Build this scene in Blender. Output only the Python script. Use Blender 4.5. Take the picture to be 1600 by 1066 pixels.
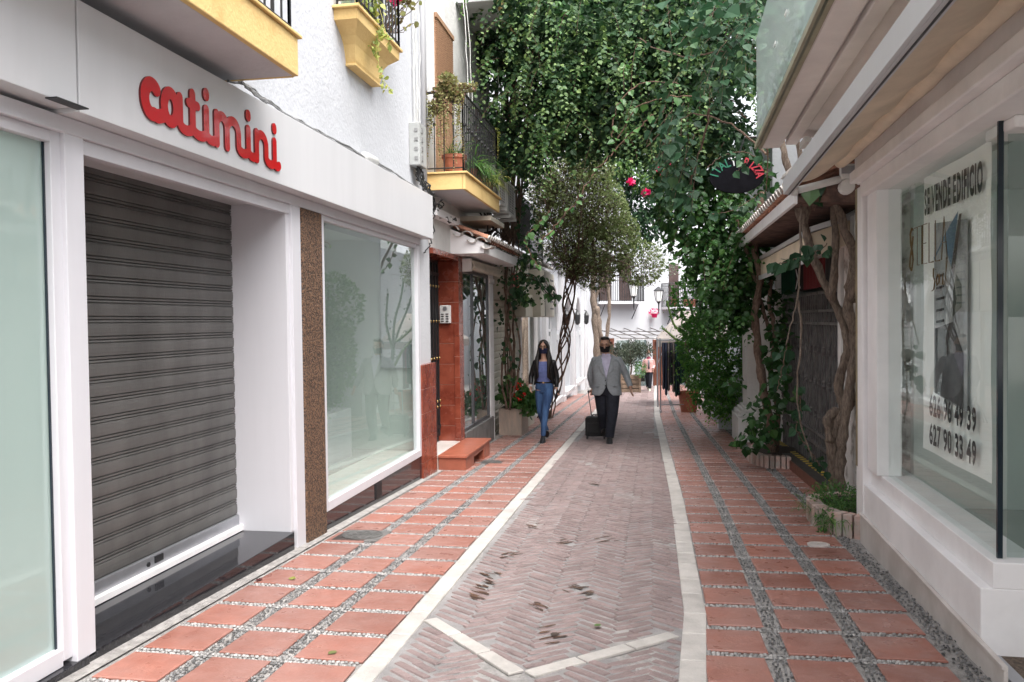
import bpy, bmesh, math, random
import numpy as np
from mathutils import Matrix, Vector
random.seed(7); RG = np.random.default_rng(11)
R = math.radians
for o in list(bpy.data.objects): bpy.data.objects.remove(o)
SC = bpy.context.scene
COL = SC.collection
# ---------------------------------------------------------------- camera, sky, sun, exposure
FPX, CH, SLOPE = 1291.0, 1.55, 0.0387
def _cd(px, py):
    v = np.array([(px-800)/FPX, -(py-533)/FPX, -1.0]); return v/np.linalg.norm(v)
_fy = _cd(1021, 498); _r = np.array([math.cos(R(.7)), math.sin(R(.7)), 0.])
_up = np.cross(_r, _fy); _up /= np.linalg.norm(_up)
if _up[1] < 0: _up = -_up
CAMR = np.array([np.cross(_fy, _up), _fy, _up])
CAM = np.array([0, 0, CH])
def atY(px, py, Y):
    d = CAMR@_cd(px, py); return CAM+d*(Y/d[1])
cam_d = bpy.data.cameras.new('camera'); cam = bpy.data.objects.new('camera', cam_d); COL.objects.link(cam)
m4 = Matrix.Identity(4)
for i in range(3):
    for j in range(3): m4[i][j] = CAMR[i][j]
    m4[i][3] = CAM[i]
cam.matrix_world = m4
cam_d.sensor_width = 36; cam_d.lens = 36*FPX/1600; cam_d.clip_start = .05; cam_d.clip_end = 600
SC.camera = cam
SUN_EL, SUN_AZ = 62, 140      # azimuth measured from +Y (up the street) towards +X
w = bpy.data.worlds.new("World"); SC.world = w; w.use_nodes = True
nt = w.node_tree; bg = nt.nodes['Background']
sky = nt.nodes.new('ShaderNodeTexSky'); sky.sky_type = 'NISHITA'; sky.sun_disc = False
sky.sun_elevation = R(SUN_EL); sky.sun_rotation = R(SUN_AZ)
sky.air_density = 1.0; sky.dust_density = 6.0; sky.ozone_density = 1.0
hs = nt.nodes.new('ShaderNodeHueSaturation'); hs.inputs['Saturation'].default_value = .22   # thin overcast: nearly white sky
nt.links.new(sky.outputs[0], hs.inputs['Color']); nt.links.new(hs.outputs[0], bg.inputs[0])
bg.inputs[1].default_value = .15
sd = bpy.data.lights.new('sun', 'SUN'); sd.energy = .4; sd.angle = R(40); sd.color = (1, .97, .93)
sun = bpy.data.objects.new('sun', sd); COL.objects.link(sun)
sv = Vector((math.sin(R(SUN_AZ))*math.cos(R(SUN_EL)), math.cos(R(SUN_AZ))*math.cos(R(SUN_EL)), math.sin(R(SUN_EL))))
sun.rotation_euler = sv.to_track_quat('Z', 'Y').to_euler()
SC.view_settings.view_transform = 'Standard'; SC.view_settings.look = 'None'; SC.view_settings.gamma = 1
SC.view_settings.exposure = 1.85
SC.render.engine = 'CYCLES'
SC.cycles.use_denoising = True
SC.cycles.max_bounces = 8; SC.cycles.transparent_max_bounces = 16; SC.cycles.diffuse_bounces = 5
def gz(y): return -SLOPE*min(max(y, -30), 60)

# ---------------------------------------------------------------- mesh helpers
class MB:
    def __init__(s): s.V = []; s.F = []; s.A = []; s.n = 0
    def add(s, V, F, rnd=None):
        V = np.asarray(V, float).reshape(-1, 3); k = s.n
        s.V.append(V); s.F.extend([tuple(k+i for i in f) for f in F]); s.n += len(V)
        s.A.append(np.full(len(V), random.random() if rnd is None else rnd) if np.ndim(rnd) == 0 else np.asarray(rnd)); return s
    def box(s, x0, x1, y0, y1, z0, z1, rnd=None):
        V = [(x, y, z) for z in (z0, z1) for y in (y0, y1) for x in (x0, x1)]
        return s.add(V, [(0, 2, 3, 1), (4, 5, 7, 6), (0, 1, 5, 4), (2, 6, 7, 3), (0, 4, 6, 2), (1, 3, 7, 5)], rnd)
    def pbox(s, o, ux, uy, uz, rnd=None):     # box from corner o along three edge vectors
        o, ux, uy, uz = map(lambda a: np.array(a, float), (o, ux, uy, uz))
        V = [o+a*ux+b*uy+c*uz for c in (0, 1) for b in (0, 1) for a in (0, 1)]
        return s.add(V, [(0, 2, 3, 1), (4, 5, 7, 6), (0, 1, 5, 4), (2, 6, 7, 3), (0, 4, 6, 2), (1, 3, 7, 5)], rnd)
    def tube(s, P, r, n=8, cap=True, rnd=None, flat=1.0):
        P = [np.array(p, float) for p in P]; m = len(P)
        rr = [r]*m if np.ndim(r) == 0 else list(r)
        V = []; F = []; up = None
        for i, p in enumerate(P):
            t = P[min(i+1, m-1)]-P[max(i-1, 0)]; t /= (np.linalg.norm(t)+1e-9)
            if up is None:
                a = np.array([0, 0, 1.]) if abs(t[2]) < .9 else np.array([1., 0, 0]); up = np.cross(t, a)
            up = up-t*(up@t); up /= (np.linalg.norm(up)+1e-9); b = np.cross(t, up)
            for k in range(n):
                an = 2*math.pi*k/n; V.append(p+rr[i]*(math.cos(an)*up+flat*math.sin(an)*b))
        for i in range(m-1):
            for k in range(n): F.append((i*n+k, i*n+(k+1) % n, (i+1)*n+(k+1) % n, (i+1)*n+k))
        if cap: F.append(tuple(range(n))[::-1]); F.append(tuple(range((m-1)*n, m*n)))
        return s.add(V, F, rnd)
    def lathe(s, prof, c=(0, 0, 0), n=20, rnd=None, cap=True):     # profile [(r, z)]
        V = []; F = []; m = len(prof)
        for r_, z in prof:
            for k in range(n): a = 2*math.pi*k/n; V.append((c[0]+r_*math.cos(a), c[1]+r_*math.sin(a), c[2]+z))
        for i in range(m-1):
            for k in range(n): F.append((i*n+k, i*n+(k+1) % n, (i+1)*n+(k+1) % n, (i+1)*n+k))
        if cap: F.append(tuple(range(n))[::-1]); F.append(tuple(range((m-1)*n, m*n)))
        return s.add(V, F, rnd)
    def prism(s, poly, d, rnd=None):          # poly: 3-D points in one plane, d: extrusion vector
        P = [np.array(p, float) for p in poly]; n = len(P); d = np.array(d, float)
        return s.add(P+[p+d for p in P], [tuple(range(n)), tuple(range(2*n-1, n-1, -1))]+[(i, i+n, (i+1) % n+n, (i+1) % n) for i in range(n)], rnd)
    def grid(s, fn, nu, nv, rnd=None):
        V = [fn(i/nu, j/nv) for i in range(nu+1) for j in range(nv+1)]
        F = [(i*(nv+1)+j, (i+1)*(nv+1)+j, (i+1)*(nv+1)+j+1, i*(nv+1)+j+1) for i in range(nu) for j in range(nv)]
        return s.add(V, F, rnd)
    def stamp(s, T, F, mats, locs, rnds=None):     # many copies of a template in this one mesh
        T = np.asarray(T, float); mats = np.asarray(mats); locs = np.asarray(locs, float); n = len(locs)
        if n == 0: return s
        V = np.einsum('nij,kj->nki', mats, T)+locs[:, None, :]
        rn = RG.random(n) if rnds is None else np.asarray(rnds)
        k0 = s.n; nt_ = len(T)
        for i in range(n):
            b = k0+i*nt_; s.F.extend([tuple(b+j for j in f) for f in F])
        s.V.append(V.reshape(-1, 3)); s.A.append(np.repeat(rn, nt_)); s.n += n*nt_; return s
    def mesh(s, name, mat):
        me = bpy.data.meshes.new(name)
        V = np.concatenate(s.V) if s.V else np.zeros((0, 3))
        me.from_pydata(V.tolist(), [], s.F); me.update()
        at = me.attributes.new('rnd', 'FLOAT', 'POINT'); at.data.foreach_set('value', np.concatenate(s.A).astype(np.float32))
        me.materials.append(mat); return me
    def build(s, name, mat, parent=None, smooth=False, bevel=0, local=False, fix=False):
        me = s.mesh(name, mat)
        if fix:
            b = bmesh.new(); b.from_mesh(me); bmesh.ops.recalc_face_normals(b, faces=b.faces); b.to_mesh(me); b.free()
        o = bpy.data.objects.new(name, me); COL.objects.link(o)
        put(o, parent, local)
        if smooth: me.shade_smooth() if hasattr(me, 'shade_smooth') else None
        if bevel:
            bv = o.modifiers.new('bevel', 'BEVEL'); bv.width = bevel; bv.segments = 2; bv.limit_method = 'ANGLE'; bv.angle_limit = R(50)
        return o
def put(o, parent, local=False):
    if parent is not None:
        o.parent = parent
        if not local:
            t = Vector((0, 0, 0)); q = parent
            while q is not None: t += q.location; q = q.parent
            o.location = -t
def tag(o, label=None, cat=None, group=None, kind=None):
    if label: o['label'] = label
    if cat: o['category'] = cat
    if group: o['group'] = group
    if kind: o['kind'] = kind
    return o
def thing(name, label, cat, loc=(0, 0, 0), group=None):
    o = bpy.data.objects.new(name, None); o.empty_display_size = .1; COL.objects.link(o); o.location = [float(a) for a in loc]
    return tag(o, label, cat, group)
def dup(root, loc, label, rz=None):
    def cp(o, p):
        c = o.copy(); COL.objects.link(c); c.parent = p
        for ch in list(o.children): cp(ch, c)
        return c
    c = cp(root, None); c.location = loc; c['label'] = label
    if rz is not None: c.rotation_euler.z = rz
    return c
def basis(y, z):     # matrix with columns x,y,z from direction arrays
    y = y/np.linalg.norm(y, axis=-1, keepdims=True); x = np.cross(y, z); x /= (np.linalg.norm(x, axis=-1, keepdims=True)+1e-9)
    z = np.cross(x, y); return np.stack([x, y, z], axis=-1)
def rotz(a):
    c, s_ = np.cos(a), np.sin(a); o = np.zeros_like(c); i = np.ones_like(c)
    return np.stack([np.stack([c, -s_, o], -1), np.stack([s_, c, o], -1), np.stack([o, o, i], -1)], -2)

# ---------------------------------------------------------------- materials
def _nm(name):
    m = bpy.data.materials.new(name); m.use_nodes = True; return m, m.node_tree, m.node_tree.nodes['Principled BSDF']
def mat(name, col, rough=.6, scale=4., amt=.12, bump=0., bscale=60., col2=None, metal=0., rnd=0., stretch=None, spec=.5, coat=0., det=6., thr=None, rvar=0.):
    m, nt, p = _nm(name); N = nt.nodes; L = nt.links
    tc = N.new('ShaderNodeTexCoord'); src = tc.outputs['Object']
    if stretch:
        mp = N.new('ShaderNodeMapping'); mp.inputs['Scale'].default_value = stretch; L.new(src, mp.inputs[0]); src = mp.outputs[0]
    n1 = N.new('ShaderNodeTexNoise'); n1.inputs['Scale'].default_value = scale; n1.inputs['Detail'].default_value = det; n1.inputs['Roughness'].default_value = .62; L.new(src, n1.inputs[0])
    c = np.array(col, float); c2 = np.array(col2, float) if col2 is not None else c*(1-amt*2.2)
    cr = N.new('ShaderNodeValToRGB'); lo, hi = thr or (.36, .62)
    cr.color_ramp.elements[0].position = lo; cr.color_ramp.elements[1].position = hi
    cr.color_ramp.elements[0].color = (*c2, 1); cr.color_ramp.elements[1].color = (*c, 1)
    L.new(n1.outputs['Fac'], cr.inputs[0]); out = cr.outputs[0]
    if rnd:
        at = N.new('ShaderNodeAttribute'); at.attribute_name = 'rnd'
        mr = N.new('ShaderNodeMapRange'); mr.inputs[3].default_value = 1-rnd; mr.inputs[4].default_value = 1+rnd; L.new(at.outputs['Fac'], mr.inputs[0])
        mx = N.new('ShaderNodeVectorMath'); mx.operation = 'SCALE'; L.new(out, mx.inputs[0]); L.new(mr.outputs[0], mx.inputs['Scale']); out = mx.outputs[0]
    L.new(out, p.inputs['Base Color'])
    p.inputs['Roughness'].default_value = rough; p.inputs['Metallic'].default_value = metal
    p.inputs['Specular IOR Level'].default_value = spec; p.inputs['Coat Weight'].default_value = coat
    if rvar:
        n3 = N.new('ShaderNodeTexNoise'); n3.inputs['Scale'].default_value = scale*1.7; n3.inputs['Detail'].default_value = 5; L.new(src, n3.inputs[0])
        m3 = N.new('ShaderNodeMapRange'); m3.inputs[1].default_value = .35; m3.inputs[2].default_value = .65; m3.inputs[3].default_value = max(rough-rvar, .03); m3.inputs[4].default_value = rough+rvar; L.new(n3.outputs['Fac'], m3.inputs[0]); L.new(m3.outputs[0], p.inputs['Roughness'])
    if bump:
        n2 = N.new('ShaderNodeTexNoise'); n2.inputs['Scale'].default_value = bscale; n2.inputs['Detail'].default_value = 5; L.new(src, n2.inputs[0])
        b = N.new('ShaderNodeBump'); b.inputs['Strength'].default_value = bump; b.inputs['Distance'].default_value = .02; L.new(n2.outputs['Fac'], b.inputs['Height']); L.new(b.outputs[0], p.inputs['Normal'])
    return m
def leafmat(name, c1, c2, c3=None, rough=.45, trans=.3, spec=.4):
    m, nt, p = _nm(name); N = nt.nodes; L = nt.links
    at = N.new('ShaderNodeAttribute'); at.attribute_name = 'rnd'
    cr = N.new('ShaderNodeValToRGB'); e = cr.color_ramp.elements
    e[0].position = 0; e[0].color = (*c1, 1); e[1].position = 1; e[1].color = (*(c3 or c2), 1)
    k = e.new(.6); k.color = (*c2, 1)
    L.new(at.outputs['Fac'], cr.inputs[0]); L.new(cr.outputs[0], p.inputs['Base Color'])
    p.inputs['Roughness'].default_value = rough; p.inputs['Specular IOR Level'].default_value = spec
    tr = N.new('ShaderNodeBsdfTranslucent'); hsv = N.new('ShaderNodeHueSaturation'); hsv.inputs['Value'].default_value = 1.6; hsv.inputs['Saturation'].default_value = 1.1
    L.new(cr.outputs[0], hsv.inputs['Color']); L.new(hsv.outputs[0], tr.inputs[0])
    mx = N.new('ShaderNodeMixShader'); mx.inputs[0].default_value = trans
    L.new(p.outputs[0], mx.inputs[1]); L.new(tr.outputs[0], mx.inputs[2]); L.new(mx.outputs[0], N['Material Output'].inputs[0])
    return m
def glass(name, tint=(.8, .9, .87), film=0., filmcol=(.62, .74, .71), refl=1.0):
    m, nt, p = _nm(name); N = nt.nodes; L = nt.links; N.remove(p)
    tr = N.new('ShaderNodeBsdfTransparent'); tr.inputs[0].default_value = (*tint, 1)
    df = N.new('ShaderNodeBsdfDiffuse'); df.inputs[0].default_value = (*filmcol, 1)
    tl = N.new('ShaderNodeBsdfTranslucent'); tl.inputs[0].default_value = (*filmcol, 1)
    m0 = N.new('ShaderNodeMixShader'); m0.inputs[0].default_value = .4; L.new(df.outputs[0], m0.inputs[1]); L.new(tl.outputs[0], m0.inputs[2])
    m1 = N.new('ShaderNodeMixShader'); m1.inputs[0].default_value = film; L.new(tr.outputs[0], m1.inputs[1]); L.new(m0.outputs[0], m1.inputs[2])
    gl = N.new('ShaderNodeBsdfGlossy'); gl.inputs['Roughness'].default_value = .005; gl.inputs[0].default_value = (.95, .98, .97, 1)
    fr = N.new('ShaderNodeFresnel'); fr.inputs[0].default_value = 1.5
    mu = N.new('ShaderNodeMath'); mu.operation = 'MULTIPLY_ADD'; mu.use_clamp = True; mu.inputs[1].default_value = 1.5*refl; mu.inputs[2].default_value = .03; L.new(fr.outputs[0], mu.inputs[0])
    m2 = N.new('ShaderNodeMixShader'); L.new(mu.outputs[0], m2.inputs[0]); L.new(m1.outputs[0], m2.inputs[1]); L.new(gl.outputs[0], m2.inputs[2])
    ge = N.new('ShaderNodeNewGeometry'); t2 = N.new('ShaderNodeBsdfTransparent')      # the far side of the pane only lets light out
    m3 = N.new('ShaderNodeMixShader'); L.new(ge.outputs['Backfacing'], m3.inputs[0]); L.new(m2.outputs[0], m3.inputs[1]); L.new(t2.outputs[0], m3.inputs[2])
    L.new(m3.outputs[0], N['Material Output'].inputs[0]); return m
M = {}
M['stucco'] = mat('stucco', (.52, .53, .555), .85, 1.3, .03, .35, 26)
M['stucco_old'] = mat('stucco_old', (.68, .67, .65), .9, 1.6, .10, .5, 22, thr=(.3, .6))
M['stucco_peel'] = mat('stucco_peel', (.66, .65, .63), .9, 5., .2, .6, 16, col2=(.3, .28, .26), thr=(.38, .5))
M['panel'] = mat('panel', (.59, .59, .605), .38, 2.2, .035, .02, 3, stretch=(1, 1, .12))
M['stucco_r'] = mat('stucco_r', (.78, .77, .76), .85, 1., .05, .3, 24)
M['panel_warm'] = mat('panel_warm', (.86, .84, .845), .5, 2.2, .05, .08, 14)
M['soffit'] = mat('soffit', (.86, .83, .815), .7, 1.5, .07, .1, 18)
M['frame'] = mat('frame', (.60, .595, .63), .38, 2.5, .03, stretch=(1, 1, .12))
M['yellow'] = mat('yellow', (.68, .48, .20), .8, 3., .12, .25, 40, col2=(.55, .34, .12), thr=(.22, .5))
M['grey_soffit'] = mat('grey_soffit', (.55, .55, .57), .85, 1.2, .08, .2, 25)
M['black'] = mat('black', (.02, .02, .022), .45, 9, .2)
M['granite'] = mat('granite', (.012, .012, .014), .07, 50, .5, col2=(.03, .03, .035), rvar=.05)
M['shutter'] = mat('shutter', (.15, .147, .142), .5, 1.6, .16, .12, 90, metal=.3, stretch=(1, 1.6, .5), rvar=.08)
M['alu'] = mat('alu', (.42, .43, .46), .35, 4, .06, metal=.7)
M['alu_dark'] = mat('alu_dark', (.10, .10, .11), .35, 4, .1, metal=.5)
M['white_plastic'] = mat('white_plastic', (.72, .72, .70), .5, 3, .05)
M['box_grey'] = mat('box_grey', (.40, .41, .40), .5, 3, .08)
M['red_letter'] = mat('red_letter', (.50, .006, .012), .18, 3, .03, coat=.4)
M['red_side'] = mat('red_side', (.12, .004, .006), .5, 3, .03)
M['redtile'] = mat('redtile', (.26, .066, .038), .22, 5, .15, .05, 20, col2=(.17, .035, .02), rvar=.08)
M['redstep'] = mat('redstep', (.36, .11, .065), .4, 6, .12, .1, 30)
M['grout'] = mat('grout', (.55, .45, .38), .9, 8, .1)
M['marble'] = mat('marble', (.62, .57, .545), .45, 3, .2, .05, 20, col2=(.48, .43, .40))
M['darkstone'] = mat('darkstone', (.17, .165, .16), .6, 4, .2, .15, 30)
M['terracotta'] = mat('terracotta', (.50, .17, .10), .75, 8, .15, .2, 60)
M['rooftile'] = mat('rooftile', (.42, .20, .13), .9, 6, .25, .35, 40, col2=(.2, .1, .07), rnd=.3)
M['rooftile_w'] = mat('rooftile_w', (.66, .62, .58), .9, 7, .25, .3, 40, rnd=.2)
M['tent'] = mat('tent', (.42, .37, .34), .85, 2, .06)
M['cream'] = mat('cream', (.60, .56, .47), .75, 3, .08, .08, 50, stretch=(1, 1, .3))
M['fabric'] = mat('fabric', (.76, .64, .49), .85, 2.2, .09, .25, 9)
M['gold'] = mat('gold', (.45, .32, .14), .3, 5, .1, metal=1)
M['wood'] = mat('wood', (.20, .07, .04), .5, 3, .25, .1, 50, stretch=(6, 6, 1))
M['blind'] = mat('blind', (.42, .24, .14), .7, 20, .2, stretch=(1, 1, 4))
M['gatemetal'] = mat('gatemetal', (.15, .14, .135), .5, 7, .25, .1, 40)
M['cable'] = mat('cable', (.03, .03, .03), .6, 5, .1)
M['cable_w'] = mat('cable_w', (.6, .6, .58), .6, 5, .1)
M['cable_g'] = mat('cable_g', (.25, .25, .25), .6, 5, .1)
M['bark'] = mat('bark', (.25, .165, .12), .95, 14, .3, 1., 60, col2=(.10, .06, .045), stretch=(4, 4, 1), det=9)
M['bark_grey'] = mat('bark_grey', (.30, .235, .185), .95, 14, .3, 1., 60, col2=(.13, .095, .075), stretch=(4, 4, 1), det=9)
M['twig'] = mat('twig', (.16, .09, .06), .9, 9, .3)
M['soil'] = mat('soil', (.06, .04, .03), .95, 20, .3, .8, 40)
M['room'] = mat('room', (.72, .76, .73), .8, 1, .02)
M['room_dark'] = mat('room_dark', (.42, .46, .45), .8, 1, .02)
M['roomfloor'] = mat('roomfloor', (.5, .52, .5), .25, 2, .03)
M['leaf'] = leafmat('leaf', (.012, .032, .015), (.036, .084, .033), (.16, .24, .075), trans=.25, spec=.3, rough=.5)
M['leaf_deep'] = leafmat('leaf_deep', (.014, .045, .014), (.038, .105, .028), (.09, .19, .045), rough=.4)
M['leaf_grey'] = leafmat('leaf_grey', (.03, .04, .028), (.06, .075, .05), (.12, .14, .1), rough=.6)
M['leaf_light'] = leafmat('leaf_light', (.04, .11, .03), (.075, .17, .045), (.17, .26, .07), trans=.22)
M['leaf_blue'] = leafmat('leaf_blue', (.014, .038, .020), (.030, .078, .036), (.085, .15, .06), trans=.2, spec=.25)
M['leaf_brown'] = leafmat('leaf_brown', (.07, .05, .03), (.11, .12, .05), (.24, .25, .11), rough=.7, trans=.2)
M['leaf_olive'] = leafmat('leaf_olive', (.07, .09, .06), (.14, .17, .12), (.25, .28, .2), rough=.6)
M['leaf_yellow'] = leafmat('leaf_yellow', (.16, .22, .05), (.38, .42, .12), (.6, .55, .2))
M['leaf_succ'] = leafmat('leaf_succ', (.12, .06, .04), (.22, .24, .09), (.38, .22, .14))
M['leaf_olivegreen'] = leafmat('leaf_olivegreen', (.10, .13, .045), (.20, .26, .10), (.44, .48, .26), rough=.6)
M['leaf_bright'] = leafmat('leaf_bright', (.035, .11, .025), (.09, .23, .05), (.22, .40, .09), rough=.4)
M['pink'] = leafmat('pink', (.45, .01, .09), (.65, .03, .15), (.75, .08, .22))
M['redflower'] = leafmat('redflower', (.55, .02, .02), (.7, .04, .04), (.8, .1, .08))
M['glass_milky'] = glass('glass_milky', (.78, .9, .87), .80, (.60, .74, .705), .7)
M['glass_shop'] = glass('glass_shop', (.88, .95, .92), .15, (.60, .73, .69), 1.1)
M['glass_right'] = glass('glass_right', (.93, .97, .955), .03, (.6, .7, .66), .42)
M['glass_side'] = glass('glass_side', (.66, .74, .72), .06, (.5, .58, .56), .7)
M['glass_far'] = glass('glass_far', (.5, .6, .6), .25, (.45, .55, .52), 1.5)
M['glass_edge'] = mat('glass_edge', (.01, .02, .03), .1, 5, .05)
M['glass_rail'] = glass('glass_rail', (.62, .70, .68), .86, (.40, .46, .445), .5)
M['frost'] = mat('frost', (.9, .9, .88), .4, 2, .02)
# ---------------------------------------------------------------- ground
def lerp(x, xs, ys): return float(np.interp(x, xs, ys))
def shR(y): return lerp(y, [3, 4, 4.9, 8.7, 12.75, 20, 30, 45], [-.05, 0, .055, .055, 0, -.10, -.12, 0])
def shL(y): return -.006*max(0, y-4)
def und(x, y): return .006*math.sin(x*5.3+.9*math.sin(y*1.1))*math.sin(y*1.7+x*2.)+.004*math.sin(y*4.3+x*7)
def zg(x, y, dz=0.): return gz(y)+dz+(und(x, y) if -1.32 < x-0 < .16 else 0)
M['mortar'] = mat('mortar', (.36, .34, .325), .9, 14, .18, .7, 70)
M['bed'] = mat('bed', (.30, .285, .28), .9, 5, .14, .6, 90)
M['brick'] = mat('brick', (.25, .185, .177), .65, 7, .2, .5, 60, col2=(.20, .15, .145), rnd=.15, rvar=.15)
def tilemat():
    m = mat('tile', (.30, .118, .086), .42, 5, .12, .15, 60, col2=(.24, .088, .063), rnd=.32, rvar=.16)
    nt = m.node_tree; N = nt.nodes; L = nt.links; p = N['Principled BSDF']; src = p.inputs['Base Color'].links[0].from_socket
    tc = N.new('ShaderNodeTexCoord'); n = N.new('ShaderNodeTexNoise'); n.inputs['Scale'].default_value = 1.1; n.inputs['Detail'].default_value = 9; n.inputs['Roughness'].default_value = .7; L.new(tc.outputs['Object'], n.inputs[0])
    mr = N.new('ShaderNodeMapRange'); mr.inputs[1].default_value = .38; mr.inputs[2].default_value = .66; mr.inputs[3].default_value = .12; mr.inputs[4].default_value = .9; L.new(n.outputs['Fac'], mr.inputs[0])
    mx = N.new('ShaderNodeMix'); mx.data_type = 'RGBA'; L.new(mr.outputs[0], mx.inputs['Factor']); L.new(src, mx.inputs['A']); mx.inputs['B'].default_value = (.32, .185, .16, 1)     # pale cement dust worn into the tiles
    L.new(mx.outputs['Result'], p.inputs['Base Color']); return m
M['tile'] = tilemat()
M['kerb'] = mat('kerb', (.50, .465, .435), .7, 6, .1, .3, 70, rnd=.06)
M['pebble_dark'] = mat('pebble_dark', (.17, .165, .165), .5, 30, .2, rnd=.75)
M['pebble_white'] = mat('pebble_white', (.33, .315, .305), .5, 30, .15, rnd=.3)
M['pebble_clad'] = mat('pebble_clad', (.19, .105, .06), .7, 75, .3, 1.0, 75, col2=(.025, .016, .012), thr=(.42, .56))
b = MB()
ys = [-120, -30, -5, 0, 60, 140, 260]
xs = [-160, 160]
V = [(x, y, gz(y)-.004) for y in ys for x in xs]
b.add(V, [(2*i, 2*i+1, 2*i+3, 2*i+2) for i in range(len(ys)-1)])
tag(b.build('ground', M['mortar']), kind='structure')
# brick road bed, gently uneven
b = MB()
def rb(u, v):
    y = 1.5+u*44; x = -1.36+1.62*v; x = x+shL(y)*(1-v)+shR(y)*v*.8
    return (x, y, gz(y)+.001+und(x, y))
b.grid(rb, 700, 30)
tag(b.build('road_bed', M['bed'], smooth=True), kind='structure')
BT = [(-.5, -.5, 0), (.5, -.5, 0), (.5, .5, 0), (-.5, .5, 0), (-.47, -.38, 1), (.47, -.38, 1), (.47, .38, 1), (-.47, .38, 1)]
BF = [(4, 5, 6, 7), (0, 1, 5, 4), (1, 2, 6, 5), (2, 3, 7, 6), (3, 0, 4, 7)]
b = MB(); mt = []; lc = []; rn = []
HW = .208; x0 = -1.27
y = 1.8
def inroad(x, y):
    return -1.30+shL(y) < x < .13+shR(y)-.02
def gpix(px, py):
    d = CAMR@_cd(px, py); t_ = CH/(-(d[2]+SLOPE*d[1])); P = CAM+t_*d; return P[0], P[1]
wornpts = [gpix(*p) for p in ((835, 822), (800, 870), (772, 898), (758, 915), (745, 935), (925, 930), (840, 950), (870, 992), (925, 758), (885, 850), (905, 918), (950, 848))]
while y < 45:
    pitch = .088 if y < 16 else .11
    for c in range(-1, 8):
        cx = x0+HW*(c+.5)
        sg = 1 if c % 2 else -1
        for h_ in range(2 if y < 14 else 1):
            ln = .128 if y < 14 else .25
            ox = (h_-.5)*.115*.75 if y < 14 else 0
            px = cx+ox+random.gauss(0, .003); py = y+sg*ox*.8+random.gauss(0, .004)+.5*pitch*(c % 2)
            if not inroad(px, py): continue
            wear = sum(math.exp(-((px-a)**2+(py-q)**2)/.02) for a, q in wornpts)
            if wear > .9 and random.random() < .6: continue
            ang = sg*R(38)+random.gauss(0, .045)
            if y > 3.6 and y < 5.2:      # leave room for the white V stones
                dV = (py-(3.88+.745*abs(px+.61)/.66)) if px < -.61 else (py-(3.88+.75*(px+.61)/.75))
                if abs(dV+.05) < .09: continue
            tz = .0075*random.uniform(.45, 1.2)*(1-.4*min(wear, 1))
            s_ = math.cos(ang); t_ = math.sin(ang)
            L_ = ln*random.uniform(.9, 1.03)*(1.18); W_ = .046*random.uniform(.8, 1.1)*(pitch/.088)
            mt.append([[s_*L_, -t_*W_, 0], [t_*L_, s_*W_, 0], [0, -SLOPE*0, tz]]); lc.append((px, py, gz(py)+.0012+und(px, py))); rn.append(min(1, max(0, random.gauss(.5, .22))))
    y += pitch
# tilt with the slope
mt = np.array(mt); mt[:, 2, :2] = -SLOPE*mt[:, 1, :2]
b.stamp(BT, BF, mt, lc, rn)
tag(b.build('brick_paving', M['brick']), kind='structure')
# terracotta tiles, kerb stones, white stone V
def tilebox(b, p00, p10, p11, p01, h=.012, e=.007, rnd=None):
    P = [np.array(p, float) for p in (p00, p10, p11, p01)]; c = sum(P)/4
    def z(p, dz): return (p[0], p[1], gz(p[1])+dz)
    lo = [z(p, 0) for p in P]; mid = [z(p, h*.65) for p in P]
    top = [z(c+(p-c)*(1-e/np.linalg.norm(p-c)*1.4), h) for p in P]
    b.add(lo+mid+top, [(i, (i+1) % 4, 4+(i+1) % 4, 4+i) for i in range(4)]+[(4+i, 4+(i+1) % 4, 8+(i+1) % 4, 8+i) for i in range(4)]+[(8, 9, 10, 11)], rnd)
tb = MB(); kb = MB()
pitch = .408; y = 1.5-.0
rows = [3.90-.408*k for k in range(6, 0, -1)]+[3.90+.408*k for k in range(0, 102)]
PEBT = []
for zc, rr in ((0, 1.), (.55, .8)): PEBT += [(rr*math.cos(k*math.pi/3), rr*math.sin(k*math.pi/3), zc) for k in range(6)]
PEBT.append((0, 0, .8))
PEBF = [(k, (k+1) % 6, 6+(k+1) % 6, 6+k) for k in range(6)]+[(6+k, 6+(k+1) % 6, 12) for k in range(6)]
pd = ([], [], []); pw = ([], [], [])
def pebble(store, x, y, a, sx, sy, hz, dz=.002):
    c, s_ = math.cos(a), math.sin(a)
    store[0].append([[c*sx, -s_*sy, 0], [s_*sx, c*sy, 0], [0, 0, hz]]); store[1].append((x, y, gz(y)+dz)); store[2].append(random.random())
gap = .075
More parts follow.
